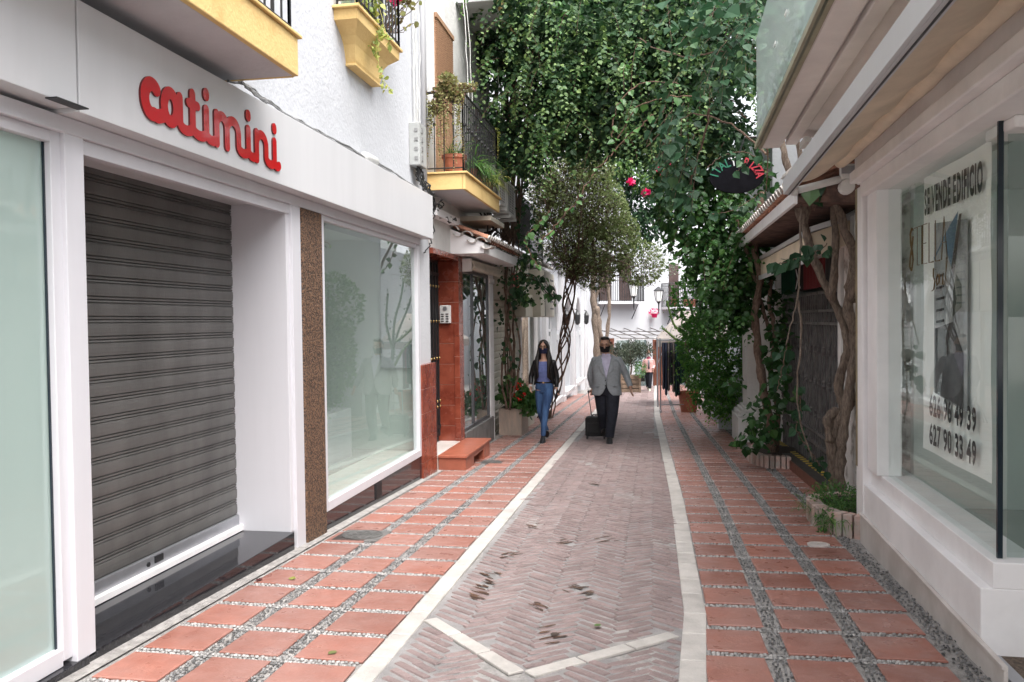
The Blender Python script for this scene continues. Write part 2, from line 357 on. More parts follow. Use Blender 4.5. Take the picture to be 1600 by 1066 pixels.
for ya in rows:
    if ya > 44: break
    yb = ya+pitch-gap
    j = lambda: random.gauss(0, .003)
    # left: three tile columns; slight skew
    for xa, xb in ((-2.66, -2.325), (-2.225, -1.90), (-1.815, -1.445)):
        if ya > 30 and xa < -2.3: continue
        a0, a1 = xa+shL(ya), xb+shL(ya)
        skip_mh = (abs(xa+2.44) < .3 and 6.35 < ya < 6.62)
        if skip_mh: continue
        tilebox(tb, (a0+j(), ya-.02*(xa+1.8)+j()), (a1+j(), ya-.02*(xb+1.8)+j()), (a1+j(), yb-.02*(xb+1.8)+j()), (a0+j(), yb-.02*(xa+1.8)+j()), rnd=min(1, max(0, random.gauss(.5, .27))))
    cols = [(.245, .545), (.645, .965), (1.065, 1.40)]
    if ya > 7.2: cols.append((1.53, 1.93 if ya < 13.4 else 1.75))
    for xa, xb in cols:
        a0, a1 = xa+shR(ya), xb+shR(ya); q = .02
        tilebox(tb, (a0+j(), ya+q*xa+j()), (a1+j(), ya+q*xb+j()), (a1+j(), yb+q*xb+j()), (a0+j(), yb+q*xa+j()), rnd=min(1, max(0, random.gauss(.5, .27))))
    # white pebbles set on edge in the joints
    yj = yb+gap/2
    dn = .021 if yj < 9 else (.03 if yj < 16 else .055)
    for xa, xb, q, sh in ((-2.66, -1.445, -.02, shL(ya)), (.245, 1.40 if ya < 7.2 else 1.9, .02, shR(ya))):
        x = xa
        while x < xb:
            for rw in (-1, 1):
                pebble(pw, x+sh+random.gauss(0, .003), yj+rw*.017+q*(x+1.8 if q < 0 else x)+random.gauss(0, .004), random.gauss(.35, .35), dn*.62, .010*random.uniform(.8, 1.3), .012)
            x += dn*random.uniform(.9, 1.4)
# kerb stones
for side in (0, 1):
    y = 1.6; prevn = 0
    while y < 45:
        L_ = random.choice([.38, .42, .34, .5]) if side == 0 else random.choice([.36, .4, .33])
        y2 = y+L_-.008
        if side == 0: f0 = lambda yy: -1.425+shL(yy); wd = .118
        else: f0 = lambda yy: .108+shR(yy); wd = .128
        tilebox(kb, (f0(y), y), (f0(y)+wd, y), (f0(y2)+wd, y2), (f0(y2), y2), .014, .006)
        y += L_
tag(tb.build('terracotta_paving', M['tile']), kind='structure')
# white V across the bricks
def strip(p, q, n, wd=.085):
    p, q = np.array(p), np.array(q); d = (q-p)/n; u = d/np.linalg.norm(d); pr = np.array([-u[1], u[0]])*wd/2
    for k in range(n):
        a = p+d*k+u*.006; c_ = p+d*(k+1)-u*.006
        tilebox(kb, a-pr, c_-pr, c_+pr, a+pr, .013, .004)
strip((-1.29, 4.58), (-.66, 3.87), 3); strip((-.60, 3.86), (.10, 4.53), 3)
tag(kb.build('kerb_stones', M['kerb']), kind='structure')
# pebble strips along the street
def pstrip(xc, wd, sh, y0, y1, rag=0):
    y = y0
    while y < y1:
        st = .023 if y < 8 else (.03 if y < 13 else .05)
        n = max(2, int(wd/(st*.85)))
        for k in range(n):
            x = xc-wd/2+(k+.5)*wd/n+random.gauss(0, .004)
            if random.random() < .74: pebble(pd, x+sh(y)+(random.gauss(0, .01) if rag else 0), y+random.gauss(0, .004), random.gauss(1.4, .5), st*.44*random.uniform(.7, 1.1), st*.30*random.uniform(.8, 1.2), .010)
        y += st*random.uniform(.9, 1.15)
for xc in (-2.275, -1.858): pstrip(xc, .085, shL, 1.9, 32)
for xc in (.595, 1.015): pstrip(xc, .09, shR, 1.9, 36)
pstrip(1.47, .11, lambda y: shR(y)+.0, 2.4, 30, 1)
b = MB(); b.stamp(PEBT, PEBF, *pd); tag(b.build('dark_pebbles', M['pebble_dark'], smooth=True), kind='stuff')
b = MB(); b.stamp(PEBT, PEBF, *pw); tag(b.build('white_pebbles', M['pebble_white'], smooth=True), kind='stuff')
# concrete edging by the left shop
b = MB()
b.grid(lambda u, v: (-2.70-.11*v+shL(2+u*30)*.5, 2+u*30, gz(2+u*30)+.008+.02*v*v), 60, 3)
tag(b.build('pavement_edge', M['mortar'], smooth=True), kind='structure')
# drain covers
def cover(name, label, x, y, r, frame, m, grp):
    t = thing(name, label, 'manhole cover', (x, y, gz(y)), grp)
    b = MB()
    if frame: b.pbox((x-frame, y-frame, gz(y-frame)+.002), (2*frame, 0, 0), (0, 2*frame, -2*frame*SLOPE), (0, 0, .010)); b.build('surround', M['darkstone'], t)
    b = MB(); b.lathe([(r, 0), (r, .016), (r*.94, .016), (r*.93, .012), (r*.2, .012), (0.001, .012)], (0, 0, 0), 32, cap=False)
    for k in range(24):
        a = k*2.4; rr = r*.85*math.sqrt(k/24.)
        b.box(rr*math.cos(a)-.018, rr*math.cos(a)+.018, rr*math.sin(a)-.008, rr*math.sin(a)+.008, .011, .0155)
    o = b.build('lid', m, t); o.location = (0, 0, .004); o.rotation_euler = (math.atan(-SLOPE), 0, 0)
M['castiron'] = mat('castiron', (.16, .155, .15), .5, 9, .2, .3, 80, metal=.3)
cover('manhole_cover', 'round grey iron manhole cover in a dark square beside the brown pebbled pilaster', -2.43, 6.60, .17, .2, M['castiron'], None)
cover('manhole_cover', 'small pale round cover set in a terracotta tile near the near brick planter', 1.27, 6.79, .085, 0, M['marble'], None)
cover('manhole_cover', 'round cover in the paving by the red tiled step', -2.25, 11.3, .14, .16, M['castiron'], None)
# wet loose bricks, litter
def leaf_litter():
    spots = [((402, 912), (.10, .02, .02), 'dark red fallen leaf on the concrete edge by the black plinth'), ((455, 910), (.25, .25, .05), 'yellow green fallen leaf on the pavement joint near the shutter'),
             ((525, 1022), (.14, .15, .05), 'large green fallen leaf on the damp terracotta tile at the front left'), ((938, 980), (.08, .14, .03), 'green fallen leaf on the herringbone bricks inside the white V'),
             ((870, 993), (.06, .04, .03), 'dry brown leaf clump on the bricks left of the green leaf')]
    for (px, py), c, lab in spots:
        d = CAMR@_cd(px, py); t_ = CH/(-(d[2]+SLOPE*d[1])); P = CAM+t_*d
        s_ = random.uniform(.05, .07); a = random.uniform(0, 6)
        b = MB(); T = np.array([(0, 0, .004), (.3, .25, .02), (.36, .55, .012), (0, 1, .03), (-.36, .55, .02), (-.3, .2, .01), (0, .5, .002)])
        ca, sa = math.cos(a), math.sin(a); T2 = np.array([(s_*(x*ca-y*sa), s_*(x*sa+y*ca), z*s_+.018) for x, y, z in T])+P
        b.add(T2, [(0, 1, 6), (1, 2, 6), (2, 3, 6), (3, 4, 6), (4, 5, 6), (5, 0, 6)])
        tag(b.build('fallen_leaf', mat('dead_leaf', c, .6, 20, .2)), lab, 'leaf', 'fallen leaves on the paving')
leaf_litter()
# puddled worn hollows between bricks
M['wet'] = mat('wet', (.17, .10, .07), .2, 10, .3, .3, 40)
b = MB()
for (wx, wy) in wornpts:
    a0 = random.choice([-1, 1])*R(38)
    for k in range(6):
        x = wx+random.gauss(0, .035); y = wy+random.gauss(0, .07); a = a0+random.gauss(0, .06); s_ = .09*random.uniform(.4, 1); q = .011*random.uniform(.6, 1.5)
        pts = []
        for i in range(8):
            an = i*math.pi/4; ux = s_*math.cos(an)*random.uniform(.6, 1); uy = q*math.sin(an)*random.uniform(.6, 1.2)
            xx = x+ux*math.cos(a)-uy*math.sin(a); yy = y+ux*math.sin(a)+uy*math.cos(a); pts.append((xx, yy, gz(yy)+und(xx, yy)+.0095))
        b.add(pts, [tuple(range(8))])
tag(b.build('worn_brick_patches', M['wet']), kind='structure')
# ---------------------------------------------------------------- foliage helpers
HEART = ([(0, 0, 0), (.34, .12, .07), (.44, .45, .09), (0, 1, -.08), (-.44, .45, .09), (-.34, .12, .07), (0, .45, -.02)], [(0, 1, 6), (1, 2, 6), (2, 3, 6), (3, 4, 6), (4, 5, 6), (5, 0, 6)])
OVAL = ([(0, 0, 0), (.26, .5, .07), (0, 1, -.03), (-.26, .5, .07)], [(0, 1, 2), (0, 2, 3)])
ROUND = ([(0, 0, 0), (.4, .3, .05), (.4, .7, .05), (0, 1, 0), (-.4, .7, .05), (-.4, .3, .05)], [(0, 1, 2, 3), (0, 3, 4, 5)])
SH = {'heart': HEART, 'oval': OVAL, 'round': ROUND}
def unit(v): return v/(np.linalg.norm(v, axis=-1, keepdims=True)+1e-9)
def put_leaves(b, P, D, size, shape='heart', N=None, rn=None, sv=.38):
    P = np.asarray(P, float); n = len(P)
    if n == 0: return
    D = unit(np.asarray(D, float)); N = RG.normal(size=(n, 3))+(0, 0, .8) if N is None else np.asarray(N, float)
    Bm = basis(D, N); s_ = size*np.clip(np.exp(RG.normal(0, sv, n)), .4, 1.45); T, F = SH[shape]
    b.stamp(T, F, Bm*s_[:, None, None], P, np.clip(RG.normal(.42, .22, n), 0, 1) if rn is None else rn)
def leafball(b, c, r, n, size, shape='heart', shell=.5, up=.3, base=None):
    d = unit(RG.normal(size=(n, 3))); rad = (shell+(1-shell)*RG.random(n))**.6
    P = np.array(c)+d*rad[:, None]*np.array(r)
    put_leaves(b, P, d*.7+RG.normal(size=(n, 3))*.5+(0, 0, up), size, shape, N=d+RG.normal(size=(n, 3))*.5+(0, 0, .5), rn=None if base is None else np.clip(base+RG.normal(0, .18, n), 0, 1))
def shoot(b, tw, p, d, L_, step, size, droop=.5, shape='heart', twr=.003, base=.45, wig=.15, sgn_=1):
    p = np.array(p, float); d = unit(np.array(d, float)); n = max(2, int(L_/step)); P = [p.copy()]; LP = []; LD = []
    for k in range(n):
        d = unit(d+np.array([0, 0, -droop*step*2])+RG.normal(0, wig, 3)*step*3); p = p+d*step; P.append(p.copy())
        side = np.cross(d, (0, 0, 1.)); side = unit(side)*(1 if k % 2 else -1)
        LP.append(p+side*.01); LD.append(side*1.0+d*.5+np.array([0, 0, -.45])+RG.normal(0, .3, 3))
    sz = size*(1-.5*np.linspace(0, 1, n)**2)
    T, F = SH[shape]; N_ = RG.normal(size=(n, 3))*.45+(0, -.25, .9)
    Bm = basis(unit(np.array(LD)), N_)
    b.stamp(T, F, Bm*(sz*np.exp(RG.normal(0, .2, n)))[:, None, None], np.array(LP), np.clip(base+.25*np.linspace(0, 1, n)+RG.normal(0, .13, n), 0, 1))
    if tw is not None: tw.tube(P[::2] if len(P) > 6 else P, [twr*(1-.6*i/len(P[::2] if len(P) > 6 else P)) for i in range(len(P[::2] if len(P) > 6 else P))], 4, cap=False)
def mass(b, clumps, dens, size, shape='heart', base=.4):     # clumps: (centre, radii); leaves through the outer volume of each
    for c, r in clumps:
        r = np.array(r, float); n = int(dens*(r[0]*r[1]+r[1]*r[2]+r[0]*r[2])*4)
        leafball(b, c, r, n, size, shape, .55, -.2, base+random.gauss(0, .12))
# ---------------------------------------------------------------- left shop building (Y -8 .. 10.32)
XL = -2.80
A = thing('shop_building', 'white shop with red lettering on its fascia and a grey roller shutter', 'building', (XL, 6, 0))
b = MB()
b.box(-9, -2.83, -8, 3.0, 3.05, 5.2); b.box(-9, -2.83, 3.0, 10.32, 3.05, 6.8)                 # upper wall
b.box(-3.32, -2.84, -8, 10.30, 2.52, 3.05)             # behind the fascia
b.box(-3.30, -2.83, 9.72, 10.30, .985, 2.52)           # pier by the doorway
b.build('wall', M['stucco'], A)
b = MB(); b.box(-2.84, -2.66, -8, 3.512, 2.575, 3.10); b.box(-2.84, -2.655, 3.520, 9.86, 2.555, 3.085); b.build('fascia', M['panel'], A, bevel=.004)
# white frames and jambs
b = MB()
b.box(-2.86, -2.775, 3.565, 3.70, -.10, 2.50)          # post left of the shutter
b.box(-2.88, -2.80, 3.50, 3.57, -.06, 2.50)
b.box(-3.32, -2.80, 6.03, 6.11, -.085, 2.50)           # jamb right of the shutter
b.box(-2.85, -2.775, 6.085, 6.245, -.24, 2.50)
b.box(-2.86, -2.77, -8, 9.70, 2.475, 2.553)            # head member under the fascia
b.box(-2.84, -2.79, 3.70, 6.09, 2.40, 2.474)
b.build('shop_frame', M['frame'], A, bevel=.004)
b = MB(); b.box(-3.30, -2.80, 3.70, 6.03, 2.478, 2.52); b.box(-3.32, -2.86, 3.62, 3.70, -.08, 2.5); b.build('recess_lining', M['panel'], A)
# roller shutter: curved slats
sh = MB(); z = 0.03; pitch_ = .1195
prof = []
while z < 2.46:
    prof += [(z, -.012), (z+.004, .012), (z+.014, .014), (z+.017, -.004), (z+.021, -.004), (z+.024, .014), (z+.045, .018), (z+.07, .019), (z+.095, .016), (z+.099, .002), (z+.103, .002), (z+.106, .015), (z+.115, .011), (z+.117, -.012)]
    z += pitch_
V = []
for zz, dx in prof:
    V += [(-3.262+dx*.6, 3.68, zz), (-3.262+dx*.6, 6.04, zz)]
sh.add(V, [(2*i, 2*i+1, 2*i+3, 2*i+2) for i in range(len(prof)-1)])
shut = sh.build('roller_shutter', M['shutter'], A)
b = MB(); b.box(-3.28, -3.235, 3.69, 6.03, -.035, .045); b.build('bottom_rail', M['alu'], shut, bevel=.006)
b = MB(); b.box(-3.236, -3.228, 4.88, 5.02, -.012, .03); b.lathe([(.014, 0), (.014, .004)], (0, 0, 0), 12)
lk = MB(); lk.box(-3.236, -3.226, 4.90, 4.99, -.012, .032); lk.tube([(-3.236, 4.83, .0), (-3.226, 4.83, 0)], .016, 12); lk.build('lock', M['black'], shut)
b = MB(); b.box(-3.30, -3.20, 3.70, 6.03, -.078, -.037); b.build('sill_rail', M['panel_warm'], A, bevel=.003)
# black granite plinth
b = MB(); b.box(-3.30, -2.775, 3.64, 6.03, -.30, -.082); b.build('granite_step', M['granite'], A, bevel=.004)
b = MB(); b.box(-3.30, -2.765, -8, 3.64, -.4, -.085); b.box(-2.9, -2.79, 6.70, 9.71, -.6, -.085); b.build('granite_plinth', M['granite'], A, bevel=.003)
# air vent in the plinth
b = MB()
for k in range(7): b.box(-2.79, -2.776, 7.98, 8.14, -.24+k*.021, -.228+k*.021)
b.box(-2.79, -2.783, 7.965, 8.155, -.25, -.09); b.build('vent', M['black'], A)
# brown pebble-dash pilaster
b = MB(); b.box(-2.86, -2.765, 6.255, 6.665, -.27, 2.474); b.build('pebble_dash_pilaster', M['pebble_clad'], A, bevel=.012)
# windows
wf = MB()
wf.box(-2.87, -2.80, 2.0, 3.50, -.083, 0.0); wf.box(-2.87, -2.80, 2.0, 3.50, 2.42, 2.474); wf.build('frame_rail', M['frame'], A, bevel=.004)
g = MB(); g.box(-2.85, -2.842, -2.0, 3.50, 0.0, 2.42); g.build('shop_window', M['glass_milky'], A)
g = MB(); g.box(-2.838, -2.832, 3.488, 3.50, 0.0, 2.42); g.build('window_seal', M['glass_edge'], A)
wf = MB()
wf.box(-2.86, -2.785, 6.675, 6.75, -.083, 2.474); wf.box(-2.86, -2.785, 9.60, 9.70, -.083, 2.474)
wf.box(-2.86, -2.785, 6.75, 9.60, -.083, 0.0); wf.box(-2.86, -2.795, 6.75, 9.60, 2.43, 2.474)
wf.build('window_frame', M['frame'], A, bevel=.004)
g = MB(); g.box(-2.835, -2.827, 6.75, 9.60, 0.0, 2.43); g.build('shop_window', M['glass_shop'], A)
# interior behind the two windows
b = MB(); b.box(-6.5, -3.31, 6.30, 9.9, -.09, -.02); b.box(-6.5, -3.45, 2, 3.60, -.09, -.02); b.box(-6.5, -3.3, -8, 3.6, -.1, -.05); b.build('shop_floor', M['roomfloor'], A)
b = MB(); b.box(-6.6, -6.5, -8, 9.9, -.1, 3.0); b.box(-6.5, -2.87, 9.76, 9.82, -.1, 2.9); b.box(-6.5, -3.33, 6.26, 6.32, -.1, 2.9)
b.box(-6.5, -2.88, 3.60, 3.615, -.1, 2.9); b.box(-6.5, -3.33, -8, 9.76, 2.56, 2.6); b.box(-5.0, -4.9, 6.9, 7.9, 0, 2.5)
b.box(-3.31, -2.9, 6.33, 9.74, -.09, -.03)
b.build('interior_wall', M['room'], A)
b = MB(); b.box(-4.9, -4.5, 6.9, 7.9, .95, 1.0); b.box(-4.9, -4.5, 6.9, 7.9, 1.5, 1.54); b.box(-4.1, -3.5, 8.1, 9.2, -.02, .55); b.build('display_shelf', M['panel'], A)
t = tag(MB().box(-3.45, -3.0, 2.35, 3.0, -.08, .32).build('display_box', M['panel'], None, bevel=.005), 'low white display block behind the frosted window at the near left', 'display block')
# lower brick-tiled pier
def tiles_on(bm, gm, x0, x1, y0, y1, z0, z1, axis, tz=.30):
    z = z1; GR.box(x0+.001, x1-.004, y0+.004, y1-.004, z0, z1-.002)
    while z > z0+.02:
        za = max(z0, z-tz+.004)
        bm.box(x0, x1, y0, y1, za, z); z -= tz
GR = MB()
b = MB(); tiles_on(b, None, -2.84, -2.765, 9.665, 10.305, -.5, 1.02, 0); b.box(-3.08, -2.842, 10.285, 10.315, -.5, 2.5)
b.build('tiled_base', M['redtile'], A, bevel=.003); GR.build('grout', M['grout'], A)
# cables along the top of the fascia
def wob(P, n=6, a=.012):
    out = []
    for i in range(len(P)-1):
        for k in range(n):
            t = k/n; out.append([P[i][q]*(1-t)+P[i+1][q]*t+random.gauss(0, a) for q in range(3)])
    out.append(list(P[-1])); return out
b = MB()
for k in range(5):
    b.tube(wob([(-2.74+.02*k, 5.2, 3.19-.02*k), (-2.73, 6.0, 3.13), (-2.72, 7.2, 3.11+.01*k), (-2.72, 8.6, 3.10+.012*k), (-2.72, 9.9, 3.09)], 7, .006), .0065, 6)
b.tube(wob([(-2.78, 5.15, 3.17), (-2.76, 5.35, 3.2), (-2.73, 5.6, 3.13)], 5, .004), .01, 6)
tag(b.build('cable_bundle', M['cable_g'], None), 'grey cables running along the top edge of the white fascia', 'cables')
b = MB(); b.tube([(-2.735, 7.62, 3.135), (-2.735, 7.66, 3.145), (-2.735, 7.95, 3.15), (-2.735, 8.0, 3.135)], [.02, .05, .05, .02], 12)
tag(b.build('cable_joint', M['cable_w'], None, smooth=True), 'white sealed cable joint lying on top of the fascia', 'cable joint')
# bracket sticking out at the fascia seam
b = MB(); b.box(-2.66, -2.60, 3.30, 3.51, 2.562, 2.568); b.build('bracket', M['black'], A)

# ---- lettering: thick 2-D strokes -> marching squares -> extruded
def strokes_mesh(strokes, res, depth, name, parent, mfront, mside):
    xs_ = [p[0] for s_ in strokes for p in s_[0]]; ys_ = [p[1] for s_ in strokes for p in s_[0]]; rm = max(s_[1] for s_ in strokes)
    x0, x1, y0, y1 = min(xs_)-rm*1.3, max(xs_)+rm*1.3, min(ys_)-rm*1.3, max(ys_)+rm*1.3
    nx = int((x1-x0)/res)+1; ny = int((y1-y0)/res)+1
    X, Y = np.meshgrid(x0+res*np.arange(nx), y0+res*np.arange(ny), indexing='ij'); D = np.full(X.shape, 9.)
    for pts, r_ in [s_[:2] for s_ in strokes]:
        for a, c in zip(pts[:-1], pts[1:]) if len(pts) > 1 else [(pts[0], pts[0])]:
            ax, ay = a[0], a[1]; dx, dy = c[0]-ax, c[1]-ay; L2 = dx*dx+dy*dy+1e-12
            t = np.clip(((X-ax)*dx+(Y-ay)*dy)/L2, 0, 1)
            D = np.minimum(D, np.hypot(X-ax-t*dx, Y-ay-t*dy)-r_)
    V = []; idx = {}; F = []; S = []
    def vert(key, p):
        if key not in idx: idx[key] = len(V); V.append(p)
        return idx[key]
    for i in range(nx-1):
        for j in range(ny-1):
            c = [(i, j), (i+1, j), (i+1, j+1), (i, j+1)]; d = [D[q] for q in c]
            if all(q > 0 for q in d): continue
            poly = []; cr = []
            for k in range(4):
                a, e = c[k], c[(k+1) % 4]; da, de = d[k], d[(k+1) % 4]
                if da <= 0: poly.append(vert(a, (X[a], Y[a])))
                if (da <= 0) != (de <= 0):
                    t = da/(da-de); q = vert(tuple(sorted((a, e))), (X[a]+(X[e]-X[a])*t, Y[a]+(Y[e]-Y[a])*t)); poly.append(q); cr.append((q, da <= 0))
            F.append(poly)
            if len(cr) == 2:
                q = [v for v, o in cr if o][0]; r_ = [v for v, o in cr if not o][0]; S.append((q, r_))
    n = len(V)
    return V, F, S
# catimini outline drawn as round strokes in (u along the fascia, v up), unit = x-height
def arc(cx, cy, rx, ry, a0, a1, n=16): return [(cx+rx*math.cos(R(a0+(a1-a0)*k/n)), cy+ry*math.sin(R(a0+(a1-a0)*k/n))) for k in range(n+1)]
LT = [(arc(4.080, .122, .064, .080, 50, 285, 24)+[(4.13, .040), (4.175, .055)], .038), (arc(4.252, .120, .060, .080, 0, 360, 26), .034)]
r_ = .0305
LT.append(([(4.345, .20), (4.345, .06)]+arc(4.41, .062, .065, .035, 185, 355, 12), r_))
LT.append(([(4.478, .255), (4.478, .06)]+arc(4.553, .062, .075, .035, 185, 355, 12), r_)); LT.append(([(4.438, .195), (4.532, .195)], .027))
LT.append(([(4.628, .20), (4.628, .06)]+arc(4.688, .062, .06, .035, 185, 355, 12), r_)); LT.append(([(4.630, .285), (4.630, .298)], .033))
LT.append(([(4.748, .205), (4.748, .028)], r_)); LT.append((arc(4.811, .135, .063, .070, 165, 0, 12)+[(4.874, .028)], r_))
LT.append((arc(4.948, .135, .073, .070, 165, 0, 12)+[(5.021, .06)]+arc(5.086, .062, .065, .035, 185, 355, 12), r_))
LT.append(([(5.152, .20), (5.152, .06)]+arc(5.212, .062, .06, .035, 185, 355, 12), r_)); LT.append(([(5.154, .285), (5.154, .298)], .033))
LT.append(([(5.270, .205), (5.270, .028)], r_)); LT.append((arc(5.340, .135, .070, .070, 165, 0, 12)+[(5.410, .06)]+arc(5.475, .062, .065, .035, 185, 355, 12), r_))
LT.append(([(5.539, .20), (5.539, .06)]+arc(5.575, .055, .036, .028, 190, 330, 8), r_)); LT.append(([(5.540, .285), (5.540, .298)], .033))
V, F, S = strokes_mesh(LT, .006, .03, 'x', None, None, None)
def sgn(u, v): return u, 2.640+v
P = [sgn(*p) for p in V]; n = len(P)
me = bpy.data.meshes.new('lettering')
me.from_pydata([(-2.643, y, z) for y, z in P]+[(-2.656, y, z) for y, z in P], [], F+[(a, c, c+n, a+n) for a, c in S]); me.update()
me.materials.append(M['red_letter']); me.materials.append(M['red_side'])
for i, p in enumerate(me.polygons): p.material_index = 0 if i < len(F) else 1
o = bpy.data.objects.new('lettering', me); COL.objects.link(o); put(o, A)

# ---- balconies on the left building
def railing(parent, pts, z0, z1, gap=.115, r=.008, knobs=True, name='railing'):
    b = MB()
    for (x0, y0), (x1, y1) in zip(pts[:-1], pts[1:]):
        L_ = math.hypot(x1-x0, y1-y0); n = max(1, int(L_/gap))
        for zz, rr in ((z0+.05, .010), (z1, .016), (z1-.13, .008)): b.tube([(x0, y0, zz), (x1, y1, zz)], rr, 6)
        for k in range(n+1):
            x = x0+(x1-x0)*k/n; y = y0+(y1-y0)*k/n
            b.tube([(x, y, z0), (x, y, z1)], r*(1.6 if k in (0, n) else 1), 5)
            if knobs and k % 2: b.lathe([(.006, -.03), (.022, 0), (.006, .03)], (x, y, (z0+z1)/2+.1), 6)
    return b.build(name, M['black'], parent)
bal = MB(); bal.box(-2.83, -2.33, -2.2, 5.16, 3.175, 3.40)
B1 = bal.build('balcony', M['grey_soffit'], A)
b = MB(); b.box(-2.328, -2.29, -2.2, 5.17, 3.172, 3.42); b.box(-2.83, -2.33, 5.162, 5.19, 3.172, 3.42); b.box(-2.83, -2.27, -2.2, 5.2, 3.422, 3.445); b.build('balcony_edge', M['yellow'], B1, bevel=.006)
railing(B1, [(-2.33, -2.2), (-2.33, 5.13), (-2.82, 5.13)], 3.44, 4.45)
# corbelled window balcony
b = MB()
lv = [(3.98, 7.46, 8.16, .09), (4.01, 7.45, 8.17, .10), (4.07, 7.43, 8.19, .105), (4.14, 7.40, 8.22, .115), (4.20, 7.34, 8.28, .145), (4.25, 7.26, 8.36, .185), (4.29, 7.18, 8.42, .22), (4.38, 7.17, 8.43, .225)]
V = []
for z, ya, yb, d in lv: V += [(-2.835, ya, z), (-2.83+d, ya, z), (-2.83+d, yb, z), (-2.835, yb, z)]
b.add(V, [(3, 2, 1, 0)]+[(4*i+k, 4*i+(k+1) % 4, 4*i+4+(k+1) % 4, 4*i+4+k) for i in range(len(lv)-1) for k in range(4)]+[(28, 29, 30, 31)])
B2 = b.build('window_balcony', M['yellow'], A)
b = MB(); b.box(-2.83, -2.58, 7.13, 8.47, 4.382, 4.41); b.box(-2.83, -2.73, 7.44, 8.18, 3.955, 3.978); b.build('ledge', M['yellow'], B2, bevel=.006)
railing(B2, [(-2.80, 7.18), (-2.61, 7.18), (-2.61, 8.42), (-2.80, 8.42)], 4.415, 5.4, .1)
b = MB(); b.box(-2.86, -2.822, 7.35, 8.3, 4.42, 6.6); b.build('window', M['glass_far'], A)
# electric box with cables
t = thing('electric_box', 'grey plastic meter box on the white wall above the fascia end', 'electric box', (-2.8, 9.75, 3.4))
b = MB(); b.box(-2.83, -2.70, 9.47, 9.78, 3.40, 3.90); b.build('case', M['box_grey'], t, bevel=.008)
b = MB()
for k in range(4): b.box(-2.76, -2.72, 9.462, 9.470, 3.46+k*.11, 3.50+k*.11); b.box(-2.70, -2.692, 9.55, 9.6, 3.46+k*.11, 3.52+k*.11)
b.build('clip', M['cable_g'], t)
b = MB()
for k in range(14):
    y = 9.5+random.random()*.25; b.tube(wob([(-2.76, y, 3.4), (-2.73-random.random()*.05, y+random.gauss(0, .05), 3.3), (-2.74, 9.6+random.random()*.3, 3.18)], 3, .015), random.uniform(.005, .011), 5)
b.build('cable_tails', M['cable'], t)
b = MB()
for k, (yy, r_) in enumerate(((9.62, .012), (9.7, .006), (9.74, .006), (9.84, .006))):
    b.tube(wob([(-2.80, yy, 3.85), (-2.80, yy+.02*k, 4.8), (-2.80, yy, 5.8), (-2.80, yy, 8)], 8, .004), r_, 6)
tag(b.build('wall_cable', M['cable_w'], None), 'white cables climbing the wall above the grey meter box', 'cables')
b = MB(); b.tube([(-2.80, 10.02, 3.1), (-2.80, 10.03, 9)], .035, 10); b.tube([(-2.80, 10.14, 3.1), (-2.80, 10.14, 9)], .012, 8)
tag(b.build('drain_pipe', M['panel'], None, smooth=True), 'white painted drain pipe left of the plant balcony', 'drain pipe')
b = MB()
for k in range(9):
    s_ = random.random(); b.tube(wob([(-2.72, 9.75+.1*s_, 3.2), (-2.68, 9.95, 3.02+.1*s_), (-2.72, 10.2, 2.95+.1*s_), (-2.74, 10.5, 3.0-.1*s_), (-2.72, 11.4, 2.93)], 4, .02), random.uniform(.006, .012), 5)
b.tube([(-2.66+.02*math.cos(3*a), 10.3+.06*math.cos(a), 3.05+.05*math.sin(a)) for a in np.linspace(0, 12.4, 40)], .008, 6)
b.tube(wob([(-2.72, 10.15, 3.0), (-2.75, 10.2, 2.7), (-2.78, 10.22, 2.55), (-2.8, 10.05, 2.45), (-2.8, 9.95, 2.4)], 5, .01), .008, 5)
tag(b.build('cable_tangle', M['cable'], None), 'black coiled cable tangle below the yellow plant balcony', 'cables')

# ---------------------------------------------------------------- building B: doorway, small shop, plant balcony (Y 10.32 .. 14.45)
B = thing('house', 'white house with the red tiled doorway, small tiled canopy and yellow plant balcony', 'building', (-2.8, 12, 0))
b = MB()
b.box(-9, -2.82, 10.325, 14.42, 2.50, 7.7)
b.box(-3.4, -2.82, 14.0, 14.42, -.6, 2.5)
b.box(-3.6, -3.10, 10.32, 11.72, 2.3, 2.5); b.box(-3.10, -2.83, 11.95, 12.0, 0, 2.5)
b.build('wall', M['stucco_old'], B)
GR = MB(); b = MB()
tiles_on(b, None, -2.86, -2.78, 11.70, 11.97, -.5, 1.33, 0); tiles_on(b, None, -2.86, -2.785, 11.70, 11.97, 1.336, 2.42, 0)
tiles_on(b, None, -3.12, -2.862, 11.71, 11.97, -.2, 2.42, 0)
b.box(-3.12, -2.785, 10.32, 11.97, 2.424, 2.50)
b.build('door_surround', M['redtile'], B, bevel=.003); GR.build('grout', M['grout'], B)
dr = MB(); dr.box(-3.14, -3.085, 10.32, 11.70, -.12, 2.42)
for k in range(9): y = 10.4+k*.15; dr.box(-3.088, -3.066, y, y+.03, -.08, 2.38)
for zz in (.0, 1.0, 2.2): dr.box(-3.088, -3.07, 10.36, 11.68, zz, zz+.05)
D_ = dr.build('door', M['black'], B)
b = MB()
for k in range(9):
    y = 10.415+k*.15; b = MB()
    for zz in (.32, .40, 1.02, 1.55, 2.05): b.lathe([(.004, -.02), (.016, -.008), (.016, .008), (.004, .02)], (-3.06, y, zz), 7)
    b.build('brass_ornament', M['gold'], D_, smooth=True)
b = MB(); b.box(-3.10, -2.79, 10.325, 11.98, -.6, -.20); b.build('threshold', M['marble'], B, bevel=.006)
